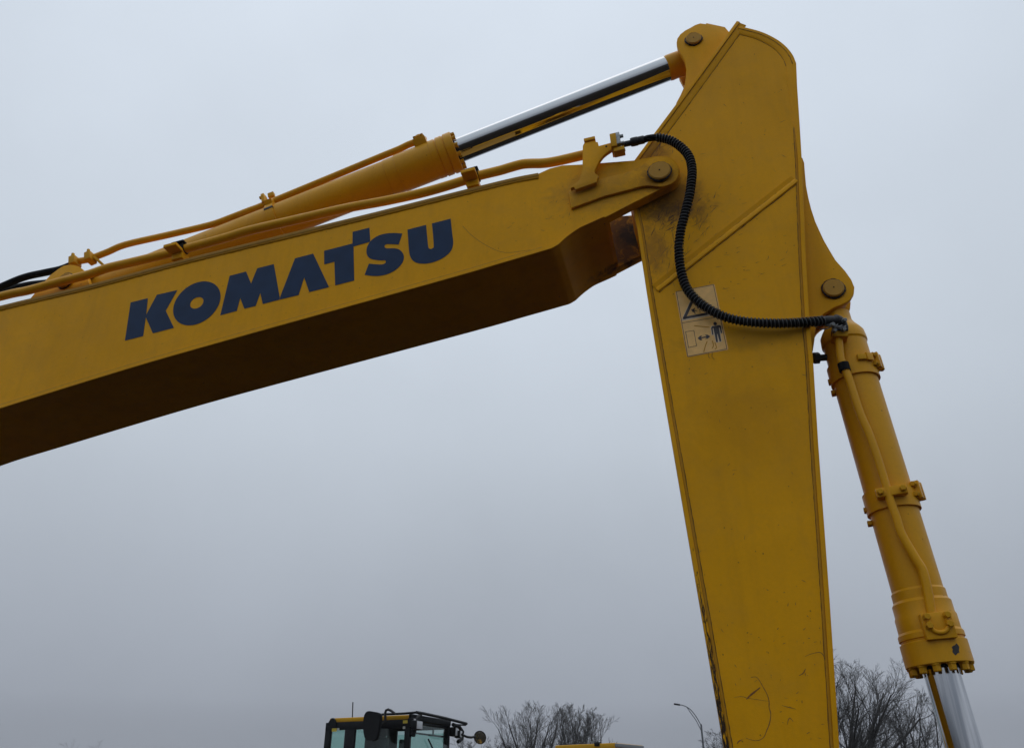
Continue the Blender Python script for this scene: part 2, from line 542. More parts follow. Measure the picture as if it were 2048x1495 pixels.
# ------------------------------------------------------------------ ground
def build_ground():
    m, N, L, b = nodes_of("wet_gravel_lot")
    tc = N.new("ShaderNodeTexCoord")
    n1 = N.new("ShaderNodeTexNoise"); n1.inputs["Scale"].default_value = 0.35; n1.inputs["Detail"].default_value = 8
    L.new(tc.outputs["Object"], n1.inputs["Vector"])
    n2 = N.new("ShaderNodeTexVoronoi"); n2.inputs["Scale"].default_value = 28
    L.new(tc.outputs["Object"], n2.inputs["Vector"])
    r = N.new("ShaderNodeValToRGB")
    r.color_ramp.elements[0].color = (0.008, 0.0055, 0.0035, 1); r.color_ramp.elements[0].position = 0.3
    r.color_ramp.elements[1].color = (0.018, 0.012, 0.0075, 1); r.color_ramp.elements[1].position = 0.7
    L.new(n1.outputs["Fac"], r.inputs[0]); L.new(r.outputs[0], b.inputs["Base Color"])
    b.inputs["Roughness"].default_value = 0.9
    b.inputs["Specular IOR Level"].default_value = 0.08
    bp = N.new("ShaderNodeBump"); bp.inputs["Strength"].default_value = 0.6; bp.inputs["Distance"].default_value = 0.02
    L.new(n2.outputs["Distance"], bp.inputs["Height"]); L.new(bp.outputs[0], b.inputs["Normal"])
    bm = bmesh.new()
    S = 900.0; k = 30
    g = [[bm.verts.new((-S + 2 * S * i / k, -S + 2 * S * j / k, 0)) for j in range(k + 1)] for i in range(k + 1)]
    for i in range(k):
        for j in range(k):
            bm.faces.new((g[i][j], g[i + 1][j], g[i + 1][j + 1], g[i][j + 1]))
    o = link("ground", to_mesh("ground", bm), m)
    o["kind"] = "structure"
build_ground()

# ================================================================== the excavator
EX = empty("excavator", UX * RX + UN * RN, -YAW)
tag(EX, "large yellow excavator with a long boom and upright arm filling the foreground", "excavator")

NB0, NB1 = 4.50, 5.21           # outer faces of the boom's side plates
PT = 0.080                      # their thickness
# ---- boom outline (photo pixels, near face)
top_edge = [(-1010, 1240), (-960, 1120), (-820, 990), (-640, 860), (-430, 745), (-200, 668), (0, 613), (181, 570), (349, 525), (500, 487),
            (750, 426), (1000, 363.5), (1077, 347.5)]
fork_top = [(1100, 337), (1124, 331), (1165, 329), (1269, 321), (1302, 314.5), (1313, 312.3), (1324, 312), (1336, 314), (1347, 319),
            (1355, 327), (1359.5, 337), (1359, 349), (1354, 359), (1346, 366)]
bottom_edge = [(1319, 379), (1264, 406.5), (1209, 435), (1154, 460), (1130, 476), (1113, 488), (1095, 494.5), (880, 557), (453, 676), (250, 734.5),
               (0, 812), (-149, 860), (-330, 935), (-500, 1040), (-640, 1160), (-730, 1290), (-760, 1400), (-800, 1450), (-870, 1470), (-950, 1440), (-1000, 1360)]
boom_out = top_edge + fork_top + bottom_edge
def boom_body():
    bm = bmesh.new()
    for a, c in ((NB0, NB0 + PT), (NB1 - PT, NB1)):
        add_prism(bm, loop_at(boom_out, NB0, a), loop_at(boom_out, NB0, c))
    # belly plate between the side plates beyond the flange, and the closing plate of the fork
    belly = [P(x, y, NB0) for x, y in [(1090, 493), (1095, 493), (1113, 487), (1130, 475), (1154, 459), (1209, 434)]]
    add_strip(bm, belly, -0.03, NB0 + PT - 0.002, NB1 - PT + 0.002)
    close = [P(x, y, NB0) for x, y in [(1209, 433), (1170, 395), (1120, 350), (1090, 342)]]
    add_strip(bm, close, 0.03, NB0 + PT - 0.002, NB1 - PT + 0.002)
    return link("boom", to_mesh("boom", bm, True, RAD(32)), M['boom'], EX)
BOOM = boom_body()
tp = [P(x, y, NB0) for x, y in smooth2(top_edge, 4)]
strip("top_flange", tp, 0.030, NB0 - 0.012, NB1 + 0.012, M['topflange'], BOOM)
bead("weld_bead", [p + Vector((0.0, 0, -0.036)) for p in tp[20:]], 0.013, M['weld'], BOOM, NB0)
bp_px = [(1209, 435), (1185, 446), (1160, 457.3), (1142, 468), (1130, 476), (1121, 482.5), (1115, 486.5), (1109, 489), (1100, 492.6), (1085, 497), (1060, 504.5), (1000, 522)] + bottom_edge[7:15]
bpt = [P(x, y, NB0) for x, y in bp_px]
bps = list(reversed(smooth2(bpt, 4)))
nb_ = len(bps)
strip("bottom_flange", bps, [0.030 * min(1.0, 0.02 + max(0, nb_ - 9 - i) / 24.0) for i in range(nb_)], NB0 - 0.014, NB1 + 0.014, M['boom'], BOOM, bevel=0.0)
bead("weld_bead", [p + Vector((0, 0, 0.006)) for p in smooth2(bpt[9:18], 3)], 0.010, M['weld'], BOOM, NB0)

# ---- boss plate and pivot pin
boss = [(1136, 381), (1160, 371), (1203.6, 356.5), (1231, 349.5), (1264, 341), (1278, 334.5), (1287, 327), (1296, 319.5), (1304, 315.5), (1314, 313), (1324, 312.8),
        (1336, 314.8), (1346.5, 319.7), (1354, 327.4), (1358, 337.5), (1357.5, 349), (1352, 360), (1343, 367.5), (1331, 371.5), (1320, 373),
        (1308, 372), (1295, 370.5), (1283, 372), (1258, 379), (1209, 391.5), (1168, 406.5), (1142, 416)]
plate("boss_plate", boss, 4.474, 4.4995, M['boom'], BOOM, bevel=0.010)
def pin(name, px, py, n_front, n_back, r, parent, collar=True):
    A = P(px, py, n_front); A.y = n_front - RN
    L_ = n_back - n_front
    o = lathe(name, A, Vector((0, 1, 0)), [(0, 0), (0, r * 0.06), (0.0, r * 0.9), (0.007, r), (L_ - 0.008, r), (L_, r * 0.9), (L_, 0)], M['pin'], parent, 36)
    base = A + Vector((0, 0.018, 0))
    ring = [base + Vector((math.cos(t) * (r + 0.004), 0.004 * math.sin(3 * t), math.sin(t) * (r + 0.004))) for t in [k * 2 * math.pi / 40 for k in range(41)]]
    tube("grease_ring", ring, [random.uniform(0.004, 0.0085) for _ in ring], M['grease'], o if parent is EX else parent, 6)
    lathe("grease_hole", A + Vector((0, -0.0025, 0)), Vector((0, 1, 0)), [(0, 0), (0, r * 0.07), (0.006, r * 0.07), (0.006, 0)], M['rubber'], o if parent is EX else parent, 10)
    return o
pin("pivot_pin", 1318.8, 339.5, 4.440, 5.27, 0.078, BOOM)
plate("boss_plate", boss, NB1 + 0.0005, NB1 + 0.038, M['boom'], BOOM, trace=4.474, bevel=0.010)

# ---- lettering on the boom side
c1 = lambda pts: rs(pts, 4.096, 0, 400)
z1 = lambda pts: rs(pts, 7.314, 640, 430)
z2 = lambda pts: rs(pts, 8.533, 430, 500)
def ell(cx, cy, ax, ay, by, k=48):
    return [(cx + ax * math.cos(2 * math.pi * i / k), cy + ay * math.cos(2 * math.pi * i / k) + by * math.sin(2 * math.pi * i / k)) for i in range(k)]
S_px = [(1203, 270), (1150, 430)] + [tuple(v) for v in smooth2([(1150, 430), (1075, 425), (990, 423), (955, 433), (942, 455), (955, 478), (990, 487), (1080, 485), (1150, 500),
        (1200, 540), (1226, 600), (1215, 670), (1170, 740), (1090, 810), (990, 860), (880, 885), (770, 888), (652, 873)], 4)][1:] + \
       [tuple(v) for v in smooth2([(715, 710), (800, 718), (890, 722), (930, 715), (958, 697), (962, 675), (945, 660), (900, 662), (820, 655), (750, 640), (705, 610),
        (682, 560), (682, 500), (700, 440), (740, 380), (800, 330), (880, 290), (980, 268), (1090, 262), (1203, 270)], 4)][:-1]
U_px = [(1280, 213), (1552, 143)] + [tuple(v) for v in smooth2([(1570, 350), (1583, 465), (1600, 490), (1625, 494), (1650, 482), (1663, 455), (1655, 300)], 4)] + \
       [(1637, 123), (1910, 52)] + [tuple(v) for v in smooth2([(1935, 280), (1947, 380), (1942, 450), (1915, 520), (1860, 580), (1780, 635), (1680, 680), (1580, 705), (1490, 708),
        (1410, 695), (1350, 655), (1315, 590), (1300, 500), (1290, 350)], 4)]
LET = [
    c1([(1070, 838), (1210, 803), (1197, 938), (1285, 775), (1452, 737), (1357, 905), (1424, 1045), (1252, 1090), (1194, 958), (1172, 1112), (1023, 1150)]),
    None,
    z2([(90, 1110), (250, 437), (530, 365), (615, 570), (720, 310), (1003, 238), (1102, 795), (1106, 842), (815, 918), (772, 730), (692, 950), (500, 998), (430, 815), (370, 1035)]),
    z2([(1110, 800), (1365, 140), (1675, 60), (1945, 630), (1608, 715), (1522, 465), (1425, 765), (1110, 841)]),
    z1([(60, 522), (475, 416), (477, 245), (722, 185), (735, 388), (489, 458), (500, 955), (222, 1027), (210, 682), (62, 720)]),
    z1(S_px), z1(U_px)]
for pts in LET:
    if pts is not None:
        plate("letter", pts, 4.4978, 4.4992, M['blue'], BOOM, bevel=0)
    else:                                    # the ring-shaped letter
        o_ = c1(ell(1612, 845, 194, -59.3, 170)); i_ = c1(ell(1612, 841, 55, -15.5, 45))
        bm = bmesh.new()
        rings = [[bm.verts.new(p) for p in loop_at(q, 4.4978, n)] for q, n in ((i_, 4.4992), (i_, 4.4978), (o_, 4.4978), (o_, 4.4992))]
        for a, c in zip(rings, rings[1:] + rings[:1]):
            for k in range(len(a)):
                l = (k + 1) % len(a)
                bm.faces.new((a[k], a[l], c[l], c[k]))
        link("letter", to_mesh("letter", bm), M['blue'], BOOM)

# ---- hose bracket on the boom tip
br = [(1165.4, 292), (1167, 288), (1169, 286), (1190, 281), (1190.3, 284), (1195.4, 283.7), (1197.6, 291.7), (1222.5, 285), (1231, 290), (1230.6, 296), (1222, 299.5), (1213.7, 305), (1207, 310.5), (1202, 316.6),
      (1197, 324), (1193, 332), (1190, 339), (1188.8, 343.7), (1191, 347.6), (1197.6, 351.8), (1194, 358), (1193, 364), (1150.8, 379), (1149, 375), (1146, 374), (1141, 377),
      (1140, 373), (1151.5, 366.4), (1158, 360), (1161, 352.5), (1164.7, 338)]
plate("hose_bracket", br, 4.428, 4.4615, M['boom'], BOOM, bevel=0.004)
for x, y in ((1212.6, 293), (1223.7, 289)):
    A = P(x, y, 4.428)
    lathe("bracket_hole", Vector((A.x, 4.4262 - RN, A.z)), Vector((0, 1, 0)), [(0, 0), (0, 0.008), (0.006, 0.008), (0.006, 0)], M['rubber'], BOOM, 12)
e1 = (P(1190, 276, 4.43) - P(1169, 281, 4.43)).normalized()
e2 = Vector((-e1.z, 0, e1.x))
obox("bracket_tab", P(1179.5, 281, 4.44) + Vector((0, 0.03, 0.0)), e1 * 0.042, Vector((0, 0.05, 0)), e2 * 0.014, M['boom'], BOOM)

# ================================================================== the arm
NA0, NA1 = 4.590, 5.12
left_px = [(1312, 264), (1270, 320), (1256, 340), (1254, 375), (1264, 410), (1274.5, 457.8), (1284.7, 527.6), (1292.6, 580), (1320, 744.6), (1344, 885), (1398, 1200), (1448, 1495), (1496, 1790)]
right_px = [(1712, 1790), (1679, 1495), (1659.5, 1200), (1636.5, 885), (1626.5, 722), (1619, 640), (1612, 520), (1603.5, 315), (1599.6, 251), (1594.3, 170.6), (1592.5, 126)]
topc_px = [(1592.5, 126), (1585, 109), (1571, 92), (1551, 77), (1521, 63), (1479, 52)]
slope_px = [(1476, 46), (1312, 264)]
arm_out = left_px + right_px + topc_px[1:] + slope_px[1:-1]
def arm_body():
    bm = bmesh.new()
    a_ = NA0 + 0.014
    add_prism(bm, loop_at(arm_out, NA0, a_), loop_at(arm_out, NA0, NA1 - 0.014))
    return link("arm", to_mesh("arm", bm), M['arm'], EX)
ARM = arm_body()
lp = [P(x, y, NA0) for x, y in left_px]
rp = [P(x, y, NA0) for x, y in right_px]
tcp = [P(x, y, NA0) for x, y in topc_px]
tcp = [P(x, y, NA0) for x, y in smooth2(topc_px, 5)]
slp = [P(x, y, NA0) for x, y in [(1473.5, 44), (1420, 118), (1360, 200), (1312, 264), (1256, 340)]]
FW = 0.026
# seen from the camera (x right, z up) a strip runs so that its inside is on the right-hand side
strip("edge_flange", list(reversed(lp)), FW, NA0, NA1, M['arm_edge'], ARM, bevel=0.003)
strip("edge_flange", list(reversed(rp + tcp[1:])), FW, NA0, NA1, M['arm_edge2'], ARM, bevel=0.003)
strip("edge_flange", list(reversed(slp)), FW + 0.000, NA0 - 0.010, NA1 + 0.01, M['arm_edge2'], ARM, bevel=0.003)
def inset(pts, w):
    out = []
    n = len(pts)
    for i in range(n):
        d = (pts[min(i + 1, n - 1)] - pts[max(i - 1, 0)]); d.y = 0; d.normalize()
        out.append(pts[i] + Vector((d.z, 0, -d.x)) * w)
    return out
bead("weld_bead", inset(list(reversed(lp)), FW + 0.006), 0.010, M['weld'], ARM, NA0 + 0.013)
bead("weld_bead", inset(list(reversed(rp)), FW + 0.006), 0.009, M['weld'], ARM, NA0 + 0.013)
# broad flat fillet round the head of the arm
def fillet(path, w0, w1_, h, n, taper=False, name="weld_fillet"):
    pts = []
    for a, c in zip(path, path[1:]):
        k = max(1, int((c - a).length / 0.03))
        pts += [a.lerp(c, j / k) for j in range(k)]
    pts.append(path[-1])
    bm = bmesh.new(); rows = []
    m = len(pts)
    for i in range(m):
        d = pts[min(i + 1, m - 1)] - pts[max(i - 1, 0)]; d.y = 0; d.normalize()
        q = Vector((d.z, 0, -d.x)); p = Vector((pts[i].x, n - RN, pts[i].z))
        jt = random.uniform(-.0012, .0012)
        w1 = w1_ if not taper else w0 + (w1_ - w0) * min(1.0, 0.12 + 1.8 * (m - 1 - i) / m)
        rows.append([bm.verts.new(p + q * w + Vector((0, -hh, 0))) for w, hh in
                     ((w0, h), (w0 + (w1 - w0) * .35, h * .75), (w1 - 0.006 + jt, h * .45), (w1 + jt, 0.0005), (w1 + 0.002 + jt, -0.003))])
    for a, c in zip(rows, rows[1:]):
        for t in range(4):
            bm.faces.new((a[t], a[t + 1], c[t + 1], c[t]))
    return link(name, to_mesh(name, bm, True, RAD(40)), M['arm'], ARM)
fillet(list(reversed(slp)), FW, FW + 0.052, 0.013, NA0 + 0.014)
fillet(list(reversed(tcp)) + list(reversed(rp[-4:-1])), FW - 0.002, FW + 0.046, 0.012, NA0 + 0.014, True)
# diagonal butt strap across the arm
dg = [P(1311, 584, 4.57), P(1592, 363, 4.57)]
dz = [(1309, 577), (1591, 353), (1592, 366), (1312, 591)]
def strap():
    n = NA0 + 0.014
    bm = bmesh.new()
    A, B = P(1312, 578.5, n), P(1591, 359.5, n)
    d = (B - A).normalized(); q = Vector((d.z, 0, -d.x))
    k = 60
    rows = []
    for i in range(k + 1):
        p = A.lerp(B, i / k)
        j = random.uniform(-.0025, .0025)
        rows.append([bm.verts.new(p + q * w + Vector((0, -h, 0))) for w, h in
                     ((-0.046, -0.002), (-0.042, 0.0085), (-0.010, 0.0010), (-0.006 + j, 0.006), (0.006, 0.0100), (0.024, 0.0095), (0.030 + j, 0.0015), (0.031 + j, -0.004))])
    for a, c in zip(rows, rows[1:]):
        for t in range(7):
            bm.faces.new((a[t], a[t + 1], c[t + 1], c[t]))
    return link("weld_seam", to_mesh("weld_seam", bm, True, RAD(40)), M['arm'], ARM)
strap()
def dirt_shade_line(path, off, r, n, parent=None):
    q = inset(path, off) if off else path
    pts = []
    for a, c in zip(q, q[1:]):
        k = max(1, int((c - a).length / 0.03))
        pts += [a.lerp(c, j / k) for j in range(k)]
    pts.append(q[-1])
    bm = bmesh.new()
    add_tube(bm, [Vector((p.x + random.uniform(-.0012, .0012), n - RN, p.z + random.uniform(-.0012, .0012))) for p in pts],
             [max(0.0006, r * random.uniform(0.35, 1.15)) for _ in pts], 5, True, 0.5)
    return link("dirt_shade_line", to_mesh("dirt_shade_line", bm, True), M['dirt_shade'], parent or ARM)
nf = NA0 + 0.0135
dirt_shade_line(list(reversed(slp)), FW + 0.054, 0.0026, nf)
dirt_shade_line(list(reversed(slp)), FW + 0.001, 0.0026, NA0 - 0.001)
dirt_shade_line(list(reversed(tcp)), FW + 0.046, 0.0024, nf)
dirt_shade_line(list(reversed(tcp)), FW + 0.000, 0.0028, NA0 + 0.001)
dirt_shade_line(list(reversed(rp)), FW + 0.017, 0.0020, nf)
dirt_shade_line(list(reversed(lp)), FW + 0.018, 0.0022, nf)
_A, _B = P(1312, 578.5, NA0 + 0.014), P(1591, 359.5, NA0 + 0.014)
dirt_shade_line([_A, _A.lerp(_B, .5), _B], 0.0335, 0.0030, nf)  # lower line is a dark tube standing in for shade under the ridge
dirt_shade_line([_A, _A.lerp(_B, .5), _B], -0.0085, 0.0018, NA0 + 0.012)
def inside(x, z, poly):
    r = False
    for (x0, z0), (x1, z1) in zip(poly, poly[1:] + poly[:1]):
        if (z0 > z) != (z1 > z) and x < (x1 - x0) * (z - z0) / (z1 - z0) + x0:
            r = not r
    return r
_arm_poly = [(p.x, p.z) for p in loop_at(arm_out, NA0, NA0)]
_boom_poly = [(p.x, p.z) for p in loop_at(boom_out, NB0, NB0)]
def strokes(name, ctr, spread, count, ang, dang, lmin, lmax, r, n, mat, parent):
    """a patch of short scuffs, scattered as one part"""
    bm = bmesh.new()
    cp = P(*ctr, n)
    poly = _arm_poly if parent is ARM else _boom_poly
    for _ in range(count):
        x = cp.x + random.gauss(0, spread[0]); z = cp.z + random.gauss(0, spread[1])
        a = RAD(random.gauss(ang, dang)); L_ = random.uniform(lmin, lmax)
        bend = random.uniform(-0.25, 0.25)
        pts = [Vector((x + math.cos(a + bend * t) * L_ * t, n - RN, z + math.sin(a + bend * t) * L_ * t)) for t in (-0.5, -0.2, 0.1, 0.5)]
        if not all(inside(q.x + dx, q.z + dz_, poly) for q in pts for dx, dz_ in ((0.04, 0), (-0.04, 0), (0, 0.04), (0, -0.04))):
            continue
        rr = r * random.uniform(0.4, 1.2)
        add_tube(bm, pts, [rr * .3, rr, rr * .8, rr * .2], 4, True, 0.3)
    o = link(name, to_mesh(name, bm), mat, parent)
    o["kind"] = "stuff"
    return o
strokes("scuff_marks", (1395, 425), (0.10, 0.14), 60, 55, 18, 0.02, 0.09, 0.0022, nf, M['dirt_shade'], ARM)
strokes("scuff_marks", (1345, 440), (0.07, 0.05), 50, 50, 20, 0.02, 0.08, 0.0030, nf, M['grease'], ARM)
strokes("scuff_marks", (1330, 505), (0.06, 0.16), 40, 80, 14, 0.02, 0.10, 0.0018, nf, M['dirt_shade'], ARM)
strokes("scuff_marks", (1312, 298), (0.07, 0.05), 36, 60, 14, 0.02, 0.10, 0.0022, nf, M['dirt_shade'], ARM)
strokes("scuff_marks", (1500, 330), (0.30, 0.50), 34, 20, 40, 0.01, 0.05, 0.0016, nf, M['dirt_shade'], ARM)
strokes("scuff_marks", (1520, 520), (0.22, 0.18), 26, 10, 40, 0.01, 0.05, 0.0018, nf, M['dirt_shade'], ARM)
strokes("scuff_marks", (1510, 900), (0.25, 0.55), 40, 30, 50, 0.008, 0.035, 0.0018, nf, M['rust'], ARM)
strokes("scuff_marks", (1560, 1320), (0.18, 0.22), 60, 30, 60, 0.006, 0.020, 0.0022, nf, M['rust'], ARM)
def edge_scrapes():
    """bare, greasy scrapes along the worn front edge of the arm"""
    bm = bmesh.new()
    a, c = P(1385, 1125, NA0), P(1452, 1520, NA0)
    d = (c - a).normalized(); q = Vector((-d.z, 0, d.x))
    for _ in range(70):
        t = random.random() ** 0.6
        w = random.uniform(0.002, FW - 0.003)
        L_ = random.uniform(0.02, 0.11)
        p0 = a.lerp(c, t) + q * w
        pts = [Vector((p0.x, NA0 - 0.0002 - RN, p0.z)) + d * L_ * k + q * random.uniform(-.0015, .0015) for k in (-0.5, -0.2, 0.1, 0.5)]
        rr = random.uniform(0.0012, 0.0036)
        add_tube(bm, pts, [rr * .3, rr, rr * .8, rr * .2], 4, True, 0.3)
    o = link("edge_scrapes", to_mesh("edge_scrapes", bm), M['grease'], ARM)
    o["kind"] = "stuff"
edge_scrapes()
strokes("scuff_marks", (700, 560), (1.3, 0.22), 60, 14, 40, 0.006, 0.03, 0.0016, NB0 - 0.0002, M['dirt_shade'], BOOM)
strokes("scuff_marks", (1150, 420), (0.30, 0.16), 50, 25, 30, 0.008, 0.05, 0.0016, NB0 - 0.0002, M['dirt_shade'], BOOM)
tube("scratch", [P(x, y, NB0) for x, y in smooth2([(925, 452), (945, 472), (975, 492), (1010, 505), (1060, 500)], 4)], 0.0014, M['dirt_shade'], BOOM, 5, squash=0.3)

# ---- lugs at the head of the arm (arm cylinder rod end) and their pin
lug = [(1450, 54), (1413, 46), (1411, 48), (1400.6, 46.5), (1390, 50), (1380.6, 55.5), (1370, 61), (1360.5, 68.5), (1354.5, 77), (1353, 85), (1354.5, 93), (1360.5, 104), (1368.5, 118), (1372.5, 134),
       (1371.5, 154.5), (1368.5, 172.6), (1360.5, 190.6), (1352, 206), (1362, 215), (1480, 90)]
plate("lug", lug, 4.670, 4.720, M['arm'], ARM, bevel=0.006)
plate("lug", lug, 4.990, 5.040, M['arm'], ARM, trace=4.670, bevel=0.006)
pin("lug_pin", 1387, 75, 4.645, 5.07, 0.062, ARM)
# ---- lugs for the bucket cylinder
lug2 = [(1594, 315), (1605, 315), (1608.5, 325), (1610, 345), (1612.5, 372), (1617, 395), (1622.5, 417), (1631, 443), (1641, 465), (1648, 480), (1660, 501), (1671.5, 520), (1691, 542), (1703, 559), (1709, 573.7), (1708, 586),
        (1701, 598), (1693.5, 604), (1680, 610), (1666.7, 615), (1647, 627.4), (1640, 634), (1635, 642), (1631, 657), (1629, 680), (1626, 700), (1610, 700)]
plate("lug", lug2, 4.740, 4.785, M['arm'], ARM, bevel=0.006)
plate("lug", lug2, 4.925, 4.970, M['arm'], ARM, trace=4.740, bevel=0.006)
pin("lug_pin", 1667.5, 574, 4.712, 5.0, 0.066, ARM)

# ---- scratches on the lower arm
zs = lambda pts: rs(pts, 5.068, 1330, 1200)
def scratch(pts, r, k=5):
    q = [P(x, y, NA0 + 0.0135) for x, y in smooth2(zs(pts), k)]
    n = len(q)
    tube("scratch", q, [r * (0.4 + 0.6 * math.sin(math.pi * min(1, max(0.08, i / (n - 1))))) * random.uniform(.75, 1.2) for i in range(n)], M['rust'], ARM, 5, squash=0.3)
scratch([(870, 778), (925, 775), (960, 815), (1000, 885), (1035, 950), (1055, 1020), (1055, 1080), (1072, 1150), (1060, 1240), (1025, 1330), (1000, 1385), (950, 1415), (890, 1415), (820, 1392)], 0.0022)
scratch([(730, 1450), (750, 1425), (785, 1408)], 0.003)
scratch([(825, 1000), (870, 955), (920, 915), (965, 880)], 0.0050)
scratch([(1420, 565), (1490, 538), (1570, 525), (1610, 565), (1640, 660), (1652, 750)], 0.0018)
scratch([(1185, 1062), (1250, 1080), (1330, 1100)], 0.0016)
scratch([(1240, 1255), (1250, 1210), (1268, 1190), (1300, 1225)], 0.0020)
scratch([(1360, 760), (1400, 735), (1425, 690)], 0.0028)
scratch([(700, 980), (780, 972), (850, 990), (1050, 1020)], 0.0012)

# ================================================================== arm cylinder (top)
NM = RN
fa, fb = P(164, 597.5, NM), P(1389, 116, NM)
adir = (fb - fa).normalized()
def sa(px, py): return (P(px, py, NM) - fa).dot(adir)
RB = 0.150
s_h0, s_h1 = sa(800, 348), sa(914, 303)
ACYL = lathe("arm_cylinder", fa, adir, [(-0.02, 0), (-0.02, RB * 0.8), (0.06, RB), (s_h0 - 0.10, RB), (s_h0 - 0.095, RB + 0.004), (s_h0 + 0.0, RB + 0.005), (s_h0 + 0.005, RB + 0.010), (s_h1 - 0.21, RB + 0.011),
     (s_h1 - 0.205, RB + 0.014), (s_h1 - 0.155, RB + 0.015), (s_h1 - 0.151, RB + 0.009), (s_h1 - 0.142, RB + 0.009), (s_h1 - 0.138, RB + 0.018), (s_h1 - 0.085, RB + 0.018), (s_h1 - 0.081, RB + 0.011), (s_h1 - 0.073, RB + 0.011),
     (s_h1 - 0.069, RB + 0.021), (s_h1 - 0.004, RB + 0.021), (s_h1, RB + 0.017), (s_h1, 0.10), (s_h1, 0)], M['cyl'], EX, 56)
lathe("rod", fa, adir, [(s_h1 - 0.05, 0), (s_h1 - 0.05, 0.1015), (sa(1334, 139), 0.1015), (sa(1334, 139), 0)], M['chrome'], ACYL, 56)
lathe("wiper_ring", fa, adir, [(s_h1 - 0.01, 0.1), (s_h1 - 0.01, 0.114), (s_h1 + 0.010, 0.112), (s_h1 + 0.010, 0.102)], M['darksteel'], ACYL, 40)
lathe("rod_end", fa, adir, [(sa(1334, 139), 0), (sa(1334, 139), 0.100), (sa(1339, 136.5), 0.106), (sa(1372, 124), 0.102), (sa(1385, 118.5), 0.06), (sa(1385, 118.5), 0)], M['cyl'], ACYL, 40)
lathe("rod_eye", Vector((fb.x, -0.12, fb.z)), Vector((0, 1, 0)), [(0, 0), (0, 0.105), (0.008, 0.112), (0.232, 0.112), (0.24, 0.105), (0.24, 0)], M['cyl'], ACYL, 36)
lathe("foot_eye", Vector((fa.x, -0.14, fa.z)), Vector((0, 1, 0)), [(0, 0), (0, 0.14), (0.28, 0.14), (0.28, 0)], M['cyl'], ACYL, 36)
def flange_bolts(A, d, s, R, k, r, h, parent, phase=0.0):
    u = d.orthogonal().normalized(); v = d.cross(u)
    for i in range(k):
        a = 2 * math.pi * (i + phase) / k
        bolt("bolt", A + d * s + (u * math.cos(a) + v * math.sin(a)) * R, d, r, h, M['bolt'], parent)
flange_bolts(fa, adir, s_h1, RB - 0.008, 12, 0.018, 0.030, ACYL, 0.3)

# cylinder foot bracket on the boom
fbk = [(60, 597), (84, 568), (100, 550), (117, 537), (127, 531), (137, 529), (148, 529.5), (156, 532), (164, 537), (171, 544.5), (186, 590), (150, 600)]
plate("foot_bracket", fbk, 4.615, 4.665, M['boom'], BOOM, bevel=0.006)
plate("foot_bracket", fbk, 5.045, 5.095, M['boom'], BOOM, trace=4.615, bevel=0.006)
pin("foot_pin", 128, 559, 4.590, 5.12, 0.072, BOOM)

def axis_frame(A, d, s, ang):
    """unit radial direction at angle ang (0 = toward camera, 90 = up/right of the axis)"""
    f = Vector((0, -1, 0)); f = (f - d * f.dot(d)).normalized()
    g = f.cross(d)
    if g.z < 0: g = -g
    return f * math.cos(ang) + g * math.sin(ang)

# hard line riding on the cylinder
hl = [(149, 522.5), (165, 521), (181, 517), (215, 504), (251.5, 489), (335, 470), (420, 450), (460, 436), (500, 420.5), (526.5, 410.5), (660, 355.5), (760, 314), (797, 299), (818, 289), (838, 282), (852, 280)]
hlp = [P(x, y, 4.785) for x, y in smooth2(hl, 4)]
tube("hard_line", hlp, 0.029, M['cyl'], ACYL, 16)
def cyl_band(A, d, s, R, w, parent, mat):
    return lathe("clamp_band", A, d, [(s - w, R - 0.004), (s - w, R + 0.015), (s + w, R + 0.015), (s + w, R - 0.004)], mat, parent, 56)
for (bx, by) in ((556, 447),):
    s = sa(bx, by)
    cyl_band(fa, adir, s, RB, 0.038, ACYL, M['cyl'])
    g = axis_frame(fa, adir, s, RAD(55))
    f = axis_frame(fa, adir, s, RAD(-35))
    c = fa + adir * s + g * (RB + 0.022)
    obox("line_clamp", c, adir * 0.034, g * 0.026, f * 0.050, M['cyl'], ACYL, 0.004)
    t = P(533, 405, 4.765)
    obox("clamp_ear", P(529, 400, 4.775), adir * 0.016, Vector((0, 0.035, 0)), Vector((-adir.z, 0, adir.x)) * 0.050, M['cyl'], ACYL, 0.006)
    bolt("bolt", P(526, 394, 4.755), -adir, 0.016, 0.03, M['bolt'], ACYL)
    obox("clamp_ear", P(543, 391, 4.825), adir * 0.028, Vector((0, 0.02, 0)), Vector((-adir.z, 0, adir.x)) * 0.024, M['bolt'], ACYL, 0.006)
    obox("strap_buckle", fa + adir * s + axis_frame(fa, adir, s, RAD(8)) * (RB + 0.008), adir * 0.040, axis_frame(fa, adir, s, RAD(8)) * 0.010, axis_frame(fa, adir, s, RAD(98)) * 0.012, M['darksteel'], ACYL, 0.002)
# port block near the head
s = sa(862, 327)
g = axis_frame(fa, adir, s, RAD(52)); f = axis_frame(fa, adir, s, RAD(-38))
c = fa + adir * (s - 0.02) + g * (RB + 0.020)
obox("port_block", c, adir * 0.055, g * 0.045, f * 0.055, M['cyl'], ACYL, 0.008)
for i, j in ((-1, -1), (-1, 1), (1, -1), (1, 1)):
    bolt("bolt", c + g * 0.043 + adir * 0.032 * i + f * 0.036 * j, g, 0.014, 0.024, M['bolt'], ACYL)
lathe("port_elbow", c + g * 0.03, g, [(0, 0), (0, 0.032), (0.03, 0.032), (0.045, 0.02), (0.045, 0)], M['cyl'], ACYL, 18)
